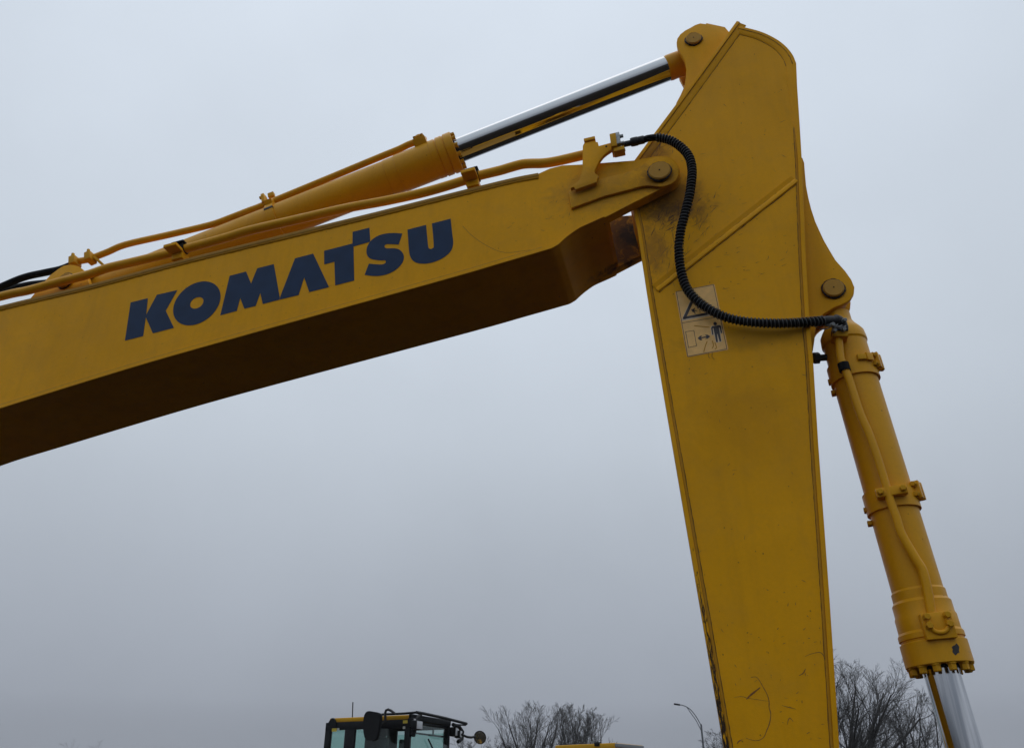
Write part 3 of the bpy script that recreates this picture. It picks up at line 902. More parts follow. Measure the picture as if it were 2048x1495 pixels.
# clamps at the foot end
for x, y, n in ((150, 524, 4.765), (181, 516, 4.765)):
    q = P(x, y, n)
    obox("line_clamp", q, adir * 0.030, Vector((0, 0.05, 0)), Vector((-adir.z, 0, adir.x)) * 0.044, M['bolt'], ACYL, 0.008)
    bolt("bolt", q + Vector((-0.01, -0.03, 0.045)), Vector((-adir.z, 0, adir.x)), 0.015, 0.03, M['bolt'], ACYL)
obox("line_stay", P(200, 524, 4.785), (P(214, 534, 4.785) - P(190, 512, 4.785)) * 0.55, Vector((0, 0.03, 0)), Vector((0.008, 0, 0.008)), M['bolt'], ACYL, 0.003)
obox("line_clamp", P(183, 551, 4.70), adir * 0.022, Vector((0, 0.03, 0)), Vector((-adir.z, 0, adir.x)) * 0.03, M['darksteel'], ACYL, 0.004)

# black hoses running back along the boom at the left
def hose_simple(px, n, r):
    q = [P(x, y, n) for x, y in smooth2(px, 6)]
    return tube("hose", q, r, M['rubber'], EX, 14)
hose_simple([(150, 527), (122, 538), (90, 545), (50, 554), (10, 570), (-60, 602), (-160, 640), (-320, 690), (-520, 790), (-740, 940), (-900, 1100)], 4.775, 0.032)
hose_simple([(150, 560), (90, 566), (50, 571), (10, 583), (-60, 612), (-160, 652), (-320, 700), (-520, 800), (-740, 960), (-900, 1120)], 4.93, 0.032)

# ---- hard line along the boom's top flange
bl = [(-420, 712), (-200, 648), (0, 593), (55, 581), (110, 566), (150, 556), (183, 547), (203, 540), (222, 534), (280, 520.5), (342, 505.5), (381, 494.5), (420, 484), (459, 473), (500, 460.5), (600, 437.5), (694, 416),
      (770, 402), (841, 386.5), (890, 373), (930, 360.5), (959, 351), (1000, 341), (1020, 335), (1044.5, 328.5), (1065, 327), (1085.7, 326.5), (1113, 322.5), (1165, 310.5), (1185, 306)]
bl_n = 4.535
blp = [P(x, y, bl_n) for x, y in smooth2(bl, 4)]
BL = tube("boom_line", blp, 0.037, M['cyl'], EX, 18)
def flange_clamp(px, py):
    q = P(px, py, bl_n)
    d = (P(px + 30, py - 8, bl_n) - P(px - 30, py + 8, bl_n)).normalized()
    g = Vector((-d.z, 0, d.x))
    # cantilevered foot plate with a rubber saddle and strap
    obox("clamp_foot", q + Vector((0, -0.055, 0)) - g * 0.038 - d * 0.01, d * 0.056, Vector((0, 0.075, 0)), g * 0.014, M['boom'], BL, 0.004)
    obox("clamp_post", q - g * 0.075 + Vector((0, 0.012, 0)) - d * 0.005, d * 0.048, Vector((0, 0.045, 0)), g * 0.034, M['boom'], BL, 0.004)
    lathe("rubber_saddle", q - d * 0.05, d, [(0, 0.030), (0, 0.046), (0.10, 0.046), (0.10, 0.030)], M['rubber'], BL, 20)
    obox("strap", q + g * 0.046, d * 0.056, Vector((0, 0.055, 0)), g * 0.010, M['rubber'], BL, 0.006)
flange_clamp(361, 500)
flange_clamp(946, 355)

# ================================================================== bucket cylinder (right)
ga, gb = P(1662, 597, NM), P(1928, 1495, NM)
gd = (gb - ga).normalized()
def sb(px, py): return (P(px, py, NM) - ga).dot(gd)
RC = 0.132
t0 = sb(1690, 692); t1 = sb(1842, 1203); t2 = sb(1881, 1332)
BCYL = lathe("bucket_cylinder", ga, gd, [(t0 - 0.235, 0), (t0 - 0.235, 0.085), (t0 - 0.17, 0.085), (t0 - 0.135, 0.100), (t0 - 0.105, 0.120), (t0 - 0.075, RC + 0.004), (t0 - 0.03, RC + 0.008), (t0 - 0.012, RC + 0.008), (t0, RC),
     (t1 - 0.062, RC), (t1 - 0.050, RC + 0.007), (t1 - 0.004, RC + 0.007), (t1 + 0.012, RC + 0.0185), (t1 + 0.072, RC + 0.0185), (t1 + 0.084, RC + 0.024), (t1 + 0.160, RC + 0.024), (t1 + 0.174, RC + 0.0325), (t2 - 0.137, RC + 0.0325),
     (t2 - 0.133, RC + 0.025), (t2 - 0.124, RC + 0.025), (t2 - 0.118, RC + 0.035), (t2 - 0.004, RC + 0.035), (t2, RC + 0.031), (t2, 0.09), (t2, 0)], M['cyl'], EX, 64)
lathe("rod", ga, gd, [(t2 - 0.05, 0), (t2 - 0.05, 0.0888), (sb(2010, 1770), 0.0888), (sb(2010, 1770), 0)], M['chrome2'], BCYL, 64)
lathe("wiper_ring", ga, gd, [(t2 - 0.01, 0.0898), (t2 - 0.01, 0.108), (t2 + 0.014, 0.104), (t2 + 0.014, 0.0898)], M['darksteel'], BCYL, 40)
flange_bolts(ga, gd, t2, RC + 0.008, 12, 0.0215, 0.038, BCYL, 0.15)
lathe("cylinder_eye", Vector((ga.x, -0.068, ga.z)), Vector((0, 1, 0)), [(0, 0), (0, 0.098), (0.006, 0.104), (0.13, 0.104), (0.136, 0.098), (0.136, 0)], M['cyl'], BCYL, 36)

def rad_b(ang): return axis_frame(ga, gd, 0, ang)
# angle convention for this cylinder: 0 faces the camera, +90 is the right-hand side of the photo
_f = Vector((0, -1, 0)); _f = (_f - gd * _f.dot(gd)).normalized()
_g = gd.cross(_f)
if _g.x < 0: _g = -_g
def rb(a): return _f * math.cos(a) + _g * math.sin(a)
def bucket_band(px, py, pair):
    s = sb(px, py)
    cyl_band(ga, gd, s, RC, 0.060, BCYL, M['cyl'])
    # bolted ears on the right, dark tails on the left
    for a in (RAD(62),):
        c = ga + gd * (s - 0.035) + rb(a) * (RC + 0.020)
        tq = rb(a + math.pi / 2)
        obox("clamp_ear", c, gd * 0.052, rb(a) * 0.024, tq * 0.016, M['cyl'], BCYL, 0.004)
        obox("clamp_ear", c + tq * 0.046, gd * 0.052, rb(a) * 0.024, tq * 0.012, M['cyl'], BCYL, 0.004)
        for k in (-1, 1):
            bolt("bolt", c - tq * 0.017 + gd * 0.030 * k, -tq, 0.016, 0.028, M['bolt'], BCYL)
            bolt("bolt", c + tq * 0.058 + gd * 0.030 * k, tq, 0.016, 0.028, M['bolt'], BCYL)
    for k in (0.02, 0.10):
        c = ga + gd * (s + k) + rb(RAD(-100)) * (RC + 0.012)
        obox("clamp_tail", c, gd * 0.013, rb(RAD(-100)) * 0.013, rb(RAD(-10)) * 0.026, M['bolt'], BCYL, 0.004)
bucket_band(1707, 748, False)
bucket_band(1783, 1005, True)

# hard line on the near side
bl2 = [(1674, 655), (1677, 672), (1679, 695), (1681, 715), (1686, 730), (1696, 752), (1708, 789), (1720, 826), (1736, 863), (1750, 901), (1761, 935), (1771.5, 970), (1783, 1008), (1793, 1036), (1799, 1057), (1807, 1075), (1819, 1096),
       (1831, 1116), (1840, 1130), (1846, 1142), (1852, 1165), (1857, 1190), (1862, 1219), (1867, 1238)]
bn = 4.692
tube("hard_line", [P(x, y, bn) for x, y in smooth2(bl2, 4)], 0.024, M['cyl'], BCYL, 16)
# saddle clamps for it
def saddle(px, py, bolts, mat_box):
    s = sb(px, py)
    a = RAD(-8)
    c = ga + gd * s + rb(a) * (RC + 0.030)
    tq = rb(a + math.pi / 2)
    obox("line_clamp", c, gd * 0.026, rb(a) * 0.027, tq * 0.082, mat_box, BCYL, 0.004)
    if bolts:
        for k in (-1, 1):
            bolt("bolt", c + rb(a) * 0.027 + tq * 0.060 * k, rb(a), 0.017, 0.024, M['bolt'], BCYL)
saddle(1782, 1000, True, M['cyl'])
s = sb(1706, 742)
c = P(1688, 734, bn)
lathe("rubber_sleeve", c - gd * 0.026, gd, [(0, 0.022), (0, 0.034), (0.052, 0.034), (0.052, 0.022)], M['rubber'], BCYL, 20)
obox("line_clamp", ga + gd * (s - 0.015) + rb(RAD(14)) * (RC + 0.022), gd * 0.018, rb(RAD(14)) * 0.012, rb(RAD(104)) * 0.026, M['bolt'], BCYL, 0.003)
obox("clamp_ear", ga + gd * (s - 0.02) + rb(RAD(34)) * (RC + 0.020), gd * 0.026, rb(RAD(34)) * 0.014, rb(RAD(124)) * 0.024, M['cyl'], BCYL, 0.003)
# port flange on the head
s = sb(1868, 1262); a = RAD(2)
c = ga + gd * s + rb(a) * (RC + 0.024)
tq = rb(a + math.pi / 2)
obox("port_pad", c, gd * 0.066, rb(a) * 0.034, tq * 0.074, M['cyl'], BCYL, 0.004)
arc = [c + rb(a) * 0.038 + tq * 0.047 * math.sin(t) * 1.0 + gd * (-0.005 + 0.042 * math.cos(t) if abs(t) < 1.6 else -0.03) for t in [x * 0.2 for x in range(-9, 10)]]
tube("split_flange", smooth2(arc, 2), 0.012, M['cyl'], BCYL, 10)
for i, j in ((-0.045, -1), (-0.045, 1), (0.0, -1), (0.0, 1)):
    bolt("bolt", c + rb(a) * 0.033 + gd * i + tq * 0.050 * j, rb(a), 0.018, 0.034, M['bolt'], BCYL)
# chipped paint patch and drill spot
def patch(px, py, r, seed, parent, sx=1.0):
    random.seed(seed)
    q = P(px, py, 4.725)
    s = (q - ga).dot(gd); base = ga + gd * s
    Rr = RC + 0.0356
    dx = (q - base).dot(_g)
    a0 = math.asin(max(-1, min(1, dx / Rr)))
    bm = bmesh.new()
    k = 18
    cv = bm.verts.new(base + rb(a0) * Rr)
    vs_ = []
    for i in range(k):
        t = 2 * math.pi * i / k
        rr = r * random.uniform(0.55, 1.1)
        vs_.append(bm.verts.new(base + gd * rr * math.sin(t) * sx + rb(a0 + rr * math.cos(t) / Rr) * Rr))
    for i in range(k):
        bm.faces.new((cv, vs_[i], vs_[(i + 1) % k]))
    link("chipped_paint", to_mesh("chipped_paint", bm), M['paintloss'], parent)
patch(1909.5, 1299, 0.026, 4, BCYL, 1.25)
random.seed(21)
# grey spigot between arm and cylinder
qs = P(1627, 716, 4.83); qe = P(1660, 714, 4.85)
SPG = lathe("stop_bolt", qs, (qe - qs), [(0, 0), (0, 0.038), (0.035, 0.038), (0.035, 0.022), (0.14, 0.022), (0.14, 0)], M['darksteel'], ARM, 6)

# ================================================================== looping hose with coil guard
hp = [(1232, 292, 4.452), (1258, 285.5, 4.448), (1285.5, 280.0, 4.445), (1296, 276.8, 4.443), (1309, 275.2, 4.44), (1325, 276.4, 4.437), (1342.6, 281.5, 4.432), (1360, 292.5, 4.428), (1373, 305.7, 4.425), (1380.7, 320, 4.422),
      (1384.2, 341, 4.42), (1382.5, 367, 4.42), (1377.8, 396.5, 4.43), (1370.5, 425, 4.445), (1361.5, 462, 4.47), (1358, 495, 4.495), (1361, 535, 4.52), (1371, 571, 4.535), (1389, 596, 4.54), (1417.7, 617.7, 4.54), (1454, 634.7, 4.54),
      (1503, 644, 4.54), (1564, 646.5, 4.545), (1620, 643.5, 4.57), (1648, 641.5, 4.61), (1668, 641, 4.65)]
hp3 = [P(*q) for q in hp]
hs = smooth2(hp3, 10)
core = hs[20:]
HOSE = tube("arm_hose", core, 0.0245, M['rubber'], EX, 16)
def resample(path, step):
    out = [path[0]]; acc = 0.0
    for a, c in zip(path, path[1:]):
        d = (c - a).length
        while acc + d >= step:
            t = (step - acc) / d
            a = a.lerp(c, t); d = (c - a).length
            out.append(a); acc = 0.0
        acc += d
    return out
def coil(path, R, pitch, wire, name, mat, parent, k=16, jitter=0.0):
    q = resample(path, pitch / k)
    pts = []
    up = None
    for i, p in enumerate(q):
        d = (q[min(i + 1, len(q) - 1)] - q[max(i - 1, 0)]).normalized()
        if up is None: up = d.orthogonal().normalized()
        up = (up - d * up.dot(d)).normalized()
        sd = d.cross(up)
        a = 2 * math.pi * i / k
        pts.append(p + (up * math.cos(a) + sd * math.sin(a)) * (R + random.uniform(-jitter, jitter)))
    bm = bmesh.new()
    add_tube(bm, pts, wire, 5)
    return link(name, to_mesh(name, bm, True), mat, parent)
g0 = 40
coil(hs[g0 + 2:150], 0.0268, 0.0232, 0.0058, "spiral_guard", M['rubber'], HOSE, 18)
coil(hs[g0 + 2:240], 0.0315, 0.0232, 0.0022, "spring_coil", M['coil'], HOSE, 18, 0.0010)
coil(hs[150:240], 0.0262, 0.0240, 0.0052, "spiral_guard", M['rubber'], HOSE, 18)
# fittings
d0 = (hp3[2] - hp3[0]).normalized()
lathe("ferrule", P(1261, 285.2, 4.448), d0, [(0, 0.018), (0, 0.029), (0.012, 0.033), (0.05, 0.033), (0.055, 0.030), (0.10, 0.030), (0.10, 0.022)], M['darksteel'], HOSE, 20)
lathe("hose_stem", P(1243, 290, 4.45), d0, [(0, 0), (0, 0.021), (0.09, 0.021), (0.09, 0)], M['darksteel'], HOSE, 16)
vq = Vector((-d0.z, 0, d0.x)).normalized()
obox("fitting_block", P(1228.5, 290.5, 4.45), d0 * 0.022, Vector((0, 0.06, 0)), vq * 0.062, M['bolt'], HOSE, 0.004)
obox("split_flange", P(1237, 286, 4.45), d0 * 0.017, Vector((0, 0.055, 0)), vq * 0.056, M['steel'], HOSE, 0.006)
for k, j in ((-1, -1), (-1, 1), (1, -1), (1, 1)):
    bolt("bolt", P(1241.5, 287, 4.45) + vq * 0.034 * k + Vector((0, 0.036 * j, 0)), d0, 0.014, 0.026, M['steel'], HOSE)
obox("fitting_nut", P(1239, 303.5, 4.44), d0 * 0.040, Vector((0, 0.035, 0)), vq * 0.018, M['bolt'], HOSE, 0.006)
# elbow at the bucket cylinder end
el = [P(1640, 642, 4.60), P(1660, 640.5, 4.63), P(1675, 642.5, 4.655), P(1682, 651, 4.675), P(1681, 664, bn), P(1680, 674, bn)]
tube("elbow", smooth2(el, 5), [0.030] * 8 + [0.040] * 12 + [0.038] * 6, M['darksteel'], HOSE, 16)
obox("elbow_flange", P(1679, 662, 4.685), Vector((0.046, 0, -0.008)), Vector((0, 0.05, 0)), Vector((0.003, 0, 0.018)), M['darksteel'], HOSE, 0.006)
obox("elbow_block", P(1679, 673, 4.698), Vector((0.044, 0, -0.008)), Vector((0, 0.05, 0)), Vector((0.004, 0, 0.022)), M['bolt'], HOSE, 0.004)
for x_, y_, z_ in ((1668, 661, 4.63), (1686, 659, 4.63), (1688, 641, 4.62), (1664, 650, 4.60)):
    bolt("bolt", P(x_, y_, z_), Vector((0.2, -0.8, -0.2)), 0.013, 0.024, M['steel'], HOSE)
# ties of wire round the elbow
for cx, cy, rr in ((1652, 643, 0.052), (1660, 645, 0.058), (1668, 646, 0.060), (1676, 648, 0.056), (1645, 650, 0.060)):
    ctr = P(cx, cy, 4.65)
    ring = [ctr + Vector((math.cos(t) * rr * 0.8, math.sin(t * 1.0) * rr * 0.9, math.sin(t) * rr)) for t in [x * 0.35 for x in range(0, 17)]]
    tube("wire_tie", ring, 0.0035, M['coil'], HOSE, 6)

# ================================================================== warning sticker on the arm
NS = NA0 + 0.0125
q4 = [(1350, 583.5), (1429, 567.5), (1457, 699), (1374.4, 714)]
def sq(u, v, n=NS):
    x = (q4[0][0] * (1 - u) + q4[1][0] * u) * (1 - v) + (q4[3][0] * (1 - u) + q4[2][0] * u) * v
    y = (q4[0][1] * (1 - u) + q4[1][1] * u) * (1 - v) + (q4[3][1] * (1 - u) + q4[2][1] * u) * v
    return P(x, y, n)
def invq(px, py):
    u = v = 0.5
    for _ in range(25):
        def f(u, v):
            x = (q4[0][0] * (1 - u) + q4[1][0] * u) * (1 - v) + (q4[3][0] * (1 - u) + q4[2][0] * u) * v
            y = (q4[0][1] * (1 - u) + q4[1][1] * u) * (1 - v) + (q4[3][1] * (1 - u) + q4[2][1] * u) * v
            return x - px, y - py
        x0, y0 = f(u, v); xa, ya = f(u + 1e-4, v); xb, yb = f(u, v + 1e-4)
        a, c_, b_, d_ = (xa - x0) / 1e-4, (ya - y0) / 1e-4, (xb - x0) / 1e-4, (yb - y0) / 1e-4
        det = a * d_ - b_ * c_
        u -= (d_ * x0 - b_ * y0) / det; v -= (-c_ * x0 + a * y0) / det
    return u, v
def flat(bm, pts, n):
    f = [bm.verts.new(p) for p in pts]
    bm.faces.new(f)
def slab(name, uv, n, mat, parent, th=0.0006):
    bm = bmesh.new()
    a = [sq(u, v, n) for u, v in uv]
    add_prism(bm, a, [p + Vector((0, th, 0)) for p in a])
    return link(name, to_mesh(name, bm), mat, parent)
r_ = 0.04
cor = []
for cu, cv, s0 in ((1 - r_, r_ * .6, -90), (1 - r_, 1 - r_ * .6, 0), (r_, 1 - r_ * .6, 90), (r_, r_ * .6, 180)):
    for k in range(5):
        t = RAD(s0 + 90 * k / 4)
        cor.append((cu + r_ * math.cos(t), cv + r_ * .6 * math.sin(t)))
STK = slab("warning_sticker", cor, NS, M['sticker'], EX, 0.0011)
zz = lambda pts: [invq(1330 + x / 9.347, 560 + y / 9.347) for x, y in pts]
def line(pts, w, n=NS - 0.0008, closed=False, name="border_line", mat=None):
    uv = zz(pts)
    if closed: uv = uv + [uv[0]]
    bm = bmesh.new()
    for (u0, v0), (u1, v1) in zip(uv, uv[1:]):
        A, B = sq(u0, v0, n), sq(u1, v1, n)
        d = (B - A).normalized(); q = Vector((d.z, 0, -d.x)) * w
        A2, B2 = A - d * w, B + d * w
        a = [A2 + q, B2 + q, B2 - q, A2 - q]
        add_prism(bm, a, [p + Vector((0, 0.0005, 0)) for p in a])
    return link(name, to_mesh(name, bm), mat or M['inkline'], STK)
line([(212, 215), (905, 85), (1158, 1285), (425, 1425)], 0.0020, closed=True)
line([(318, 800), (1035, 680)], 0.0018, n=NS - 0.0007)
line([(385, 965), (540, 940), (590, 1225), (440, 1260)], 0.0018, closed=True, n=NS - 0.0007)
line([(325, 745), (545, 255), (905, 640)], 0.0055, closed=True, n=NS - 0.0006, name="halo_line", mat=M['sticker_halo'])
line([(365, 705), (540, 320), (850, 615)], 0.0095, closed=True, n=NS - 0.0012, name="warning_triangle", mat=M['ink'])
def pict(name, pts, n=NS - 0.0012, mat=None):
    return slab(name, zz(pts), n, mat or M['ink'], STK, 0.0005)
circ = lambda cx, cy, r, k=18: [(cx + r * math.cos(2 * math.pi * i / k), cy + r * math.sin(2 * math.pi * i / k)) for i in range(k)]
# standing figure
pict("pictogram_halo", [(850, 890), (870, 855), (1020, 835), (1055, 850), (1075, 985), (1040, 1000), (1062, 1145), (955, 1170), (915, 1025), (870, 1030)], NS - 0.0006, M['sticker_halo'])
pict("pictogram", circ(937, 812, 33))
pict("pictogram", [(862, 895), (880, 862), (1022, 840), (1045, 855), (1068, 985), (1045, 992), (1018, 880), (1005, 880), (1052, 1140), (1020, 1145), (982, 1005), (972, 1008), (990, 1155), (958, 1158), (905, 895), (890, 898), (905, 1015), (882, 1020)])
# double arrow
pict("pictogram", [(610, 1085), (655, 1040), (695, 1035), (672, 1068), (775, 1048), (745, 1020), (800, 1018), (845, 1050), (800, 1090), (750, 1098), (778, 1068), (675, 1088), (700, 1120), (655, 1122)])
# falling figure and rocks
pict("pictogram", [(485, 545), (515, 548), (520, 530), (540, 535), (555, 515), (565, 525), (548, 560), (590, 570), (605, 580), (550, 580), (575, 625), (562, 632), (540, 600), (515, 595)])
pict("pictogram", circ(545, 410, 12, 9)); 
for (x, y, r) in ((575, 470, 13), (612, 520, 14), (650, 560, 16), (680, 520, 12), (640, 480, 11), (700, 570, 15), (740, 560, 13), (600, 440, 12), (655, 595, 10), (760, 580, 10)):
    pict("pictogram", [(x + r * random.uniform(.6, 1.3) * math.cos(t), y + r * random.uniform(.6, 1.3) * math.sin(t)) for t in [k * 6.283 / 7 for k in range(7)]])
# paint scuffs over its lower edge
for pts in ([(790, 1140), (760, 1210), (735, 1290), (725, 1340)], [(885, 1130), (905, 1220), (880, 1275)], [(930, 1160), (960, 1250), (935, 1290)], [(820, 1355), (812, 1420), (845, 1455)], [(885, 1355), (880, 1430), (925, 1480)], [(545, 850), (680, 865), (830, 880)]):
    uvp = [(1330 + x / 9.347, 560 + y / 9.347) for x, y in pts]
    tube("scuff", [P(x, y, NS - 0.0005) for x, y in smooth2(uvp, 4)], 0.0030, M['weld'], STK, 5, squash=0.35)

# ================================================================== rest of the excavator outside the picture
def part_box(name, x0, x1, y0, y1, z0, z1, mat, parent, bevel=0.04):
    c = Vector(((x0 + x1) / 2, (y0 + y1) / 2, (z0 + z1) / 2))
    return obox(name, c, Vector(((x1 - x0) / 2, 0, 0)), Vector((0, (y1 - y0) / 2, 0)), Vector((0, 0, (z1 - z0) / 2)), mat, parent, bevel)
HOUSE = part_box("house", -2.6, 1.2, -1.45, 1.45, 1.25, 2.45, M['paint'], EX)
part_box("counterweight", -3.2, -2.6, -1.45, 1.45, 1.3, 2.5, M['paint'], HOUSE, 0.12)
part_box("slew_ring", -1.0, 1.0, -0.95, 0.95, 0.85, 1.26, M['darksteel'], HOUSE)
for sy in (-1, 1):
    bm = bmesh.new()
    pr = []
    for k in range(13): pr.append((-1.9 - 0.5 * math.sin(math.pi * k / 12), 0.5 + 0.48 * math.cos(math.pi * k / 12)))
    for k in range(13): pr.append((1.9 + 0.5 * math.sin(math.pi * k / 12), 0.5 - 0.48 * math.cos(math.pi * k / 12)))
    a = [Vector((x, sy * 1.3 - 0.3, z)) for x, z in pr]
    add_prism(bm, a, [p + Vector((0, 0.6, 0)) for p in a])
    link("track", to_mesh("track", bm), M['darksteel'], EX)
CABN = part_box("cab", -0.6, 1.3, -1.42, -0.45, 2.45, 3.35, M['black'], EX, 0.08)
# bucket standing on the ground below the arm
ax0 = P(1496, 1790, NA0).x; ax1 = P(1712, 1790, NA0).x
azb = P(1600, 1790, NA0).z
def bucket():
    bm = bmesh.new()
    xc = (ax0 + ax1) / 2
    pr = [(xc - 0.30, azb + 0.12), (xc + 0.35, azb + 0.12), (xc + 0.62, azb - 0.25), (xc + 0.60, 0.32), (xc + 0.35, 0.06), (xc - 0.1, 0.02), (xc - 0.75, 0.30), (xc - 0.78, 0.36), (xc - 0.35, azb - 0.3)]
    a = [Vector((x, -0.6, z)) for x, z in pr]
    add_prism(bm, a, [p + Vector((0, 1.2, 0)) for p in a])
    return link("bucket", to_mesh("bucket", bm), M['darksteel'], EX)
bucket()

# ================================================================== background machine with the cab
YD = paint("far_yellow_enamel", col=(0.62, 0.33, 0.02), rough=0.4)
cabc = ground_at(819, 1470, 15.0)
vdir = cabc.normalized(); ldir = Vector((-vdir.y, vdir.x, 0))
th = RAD(31)
SD = (ldir * math.cos(th) + vdir * math.sin(th))      # along the cab side, away to the left
FD = (-ldir * math.sin(th) + vdir * math.cos(th))     # along the windscreen, away to the right
rotz = math.atan2(-SD.y, -SD.x)                       # local +x = forward (toward the corner), local +y = along FD or opposite
CABR = empty("excavator", cabc, rotz)
tag(CABR, "excavator with black cab and yellow roof, seen low behind under the boom", "excavator")
inv = (Matrix.Translation(cabc) @ Matrix.Rotation(rotz, 4, 'Z')).inverted()
def onplane(px, py, nrm, off):
    """pixel onto the vertical plane with normal nrm, moved off metres outward from the corner"""
    r = ray(px, py)
    o = Vector((0, 0, CAMZ))
    p0 = cabc + nrm * off
    s = (p0 - o).dot(nrm) / r.dot(nrm)
    return inv @ (o + r * s)
NSD = -FD; NFR = -SD                                   # outward normals of the side and of the front
NSl = inv.to_3x3() @ NSD; NFl = inv.to_3x3() @ NFR
def cplate(name, pix, side, off, th_, mat, parent, bevel=0.008):
    nrm, nl = (NSD, NSl) if side else (NFR, NFl)
    a = [onplane(x, y, nrm, off) for x, y in pix]
    bm = bmesh.new()
    add_prism(bm, a, [p - nl * th_ for p in a])
    if bevel:
        bmesh.ops.recalc_face_normals(bm, faces=bm.faces[:])
        ed = [e for e in bm.edges if len(e.link_faces) == 2 and e.calc_face_angle(0) > 0.6]
        bmesh.ops.bevel(bm, geom=ed, offset=bevel, segments=2, affect='EDGES', clamp_overlap=True)
    return link(name, to_mesh(name, bm, True, RAD(35)), mat, parent)
WID = 1.45
LEN = (onplane(648, 1490, NSD, 0) - onplane(819, 1490, NSD, 0)).length
zr = onplane(819, 1437, NSD, 0).z
ez_ = Vector((0, 0, 1))
fl = Vector((NSl.x, NSl.y, 0)) * -1                   # inward across the cab
bk = Vector((NFl.x, NFl.y, 0)) * -1                   # backward along the cab
O0 = Vector((0, 0, 0))
def lbox(name, b0, b1, f0, f1, z0, z1, mat, parent, bevel=0.012):
    c = O0 + bk * (b0 + b1) / 2 + fl * (f0 + f1) / 2 + ez_ * (z0 + z1) / 2
    return obox(name, c, bk * (b1 - b0) / 2, fl * (f1 - f0) / 2, ez_ * (z1 - z0) / 2, mat, parent, bevel)
CF = lbox("cab_floor", 0.0, LEN, 0.0, WID, 1.20, 1.45, M['black'], CABR)
lbox("cab_side", 0.0, LEN, 0.0, 0.05, 1.45, 1.95, YD, CABR)
lbox("cab_side", 0.0, LEN, WID - 0.05, WID, 1.45, 1.95, YD, CABR)
# pillars
for b0, b1 in ((0.0, 0.11), (LEN * 0.64, LEN * 0.76), (LEN - 0.12, LEN)):
    for f0, f1 in ((0.0, 0.07), (WID - 0.07, WID)):
        lbox("pillar", b0, b1, f0 + 0.004, f1 - 0.004, 1.45, zr, M['black'], CABR)
lbox("header", 0.0, LEN, 0.0, 0.06, zr - 0.13, zr, M['black'], CABR)
lbox("header", 0.0, LEN, WID - 0.06, WID, zr - 0.07, zr, M['black'], CABR)
lbox("header", 0.02, 0.10, 0.07, WID - 0.07, zr - 0.06, zr - 0.01, M['black'], CABR)
lbox("rear_wall", LEN - 0.06, LEN - 0.01, 0.07, WID - 0.07, 1.45, 2.0, M['black'], CABR)
lbox("rear_pane", LEN - 0.04, LEN - 0.034, 0.07, WID - 0.07, 2.0, zr - 0.05, M['glass'], CABR, 0)
lbox("front_header", -0.012, 0.036, 0.0, WID, zr - 0.01, zr + 0.085, M['black'], CABR)
RF = lbox("roof", 0.04, LEN - 0.05, 0.03, WID - 0.03, zr, zr + 0.075, YD, CABR, 0.025)
# panes
lbox("door_pane", 0.12, LEN * 0.63, 0.02, 0.026, 1.95, zr - 0.132, M['glass'], CABR, 0)
lbox("rear_pane", LEN * 0.77, LEN - 0.13, 0.02, 0.026, 1.95, zr - 0.132, M['glass'], CABR, 0)
lbox("door_pane", 0.12, LEN * 0.63, WID - 0.026, WID - 0.02, 1.95, zr - 0.132, M['glass'], CABR, 0)
lbox("rear_pane", LEN * 0.77, LEN - 0.13, WID - 0.026, WID - 0.02, 1.95, zr - 0.132, M['glass'], CABR, 0)
lbox("windscreen", 0.010, 0.018, 0.075, WID - 0.075, 1.5, zr - 0.07, M['glass'], CABR, 0)
lbox("sun_visor", 0.05, 0.065, 0.10, WID - 0.10, zr - 0.215, zr - 0.185, M['black'], CABR, 0.004)
lbox("visor_stay", 0.05, 0.07, WID * 0.62, WID * 0.62 + 0.03, zr - 0.19, zr - 0.06, M['black'], CABR, 0.004)
# seat and console inside
SEAT = lbox("seat", LEN * 0.30, LEN * 0.62, 0.38, 0.98, 1.55, 1.85, M['black'], CABR, 0.05)
lbox("backrest", LEN * 0.56, LEN * 0.68, 0.42, 0.94, 1.80, 2.62, M['black'], SEAT, 0.05)
lbox("headrest", LEN * 0.55, LEN * 0.66, 0.52, 0.84, 2.60, 2.82, M['black'], SEAT, 0.05)
lbox("monitor", 0.22, 0.28, 0.12, 0.40, 2.28, 2.52, M['black'], CABR, 0.02)
# black rail round the roof and the front visor guard
def ctube(name, pix, side, off, r, mat, parent, seg=8):
    nrm = NSD if side else NFR
    q = [onplane(x, y, nrm, off) for x, y in pix]
    return tube(name, q, r, mat, parent, seg)
RG = ctube("roof_rail", [(757, 1428), (780, 1427), (810, 1425.6), (833, 1423.5)], True, 0.05, 0.020, M['black'], CABR)
ctube("guard_visor", [(833, 1423.5), (846, 1425.5), (890, 1435), (933, 1446)], False, 0.12, 0.026, M['black'], RG)
ctube("guard_visor", [(933, 1446.5), (931, 1449), (909, 1448)], False, 0.12, 0.014, M['black'], RG)
ctube("guard_stay", [(843, 1427), (840, 1440)], False, 0.06, 0.016, M['black'], RG)
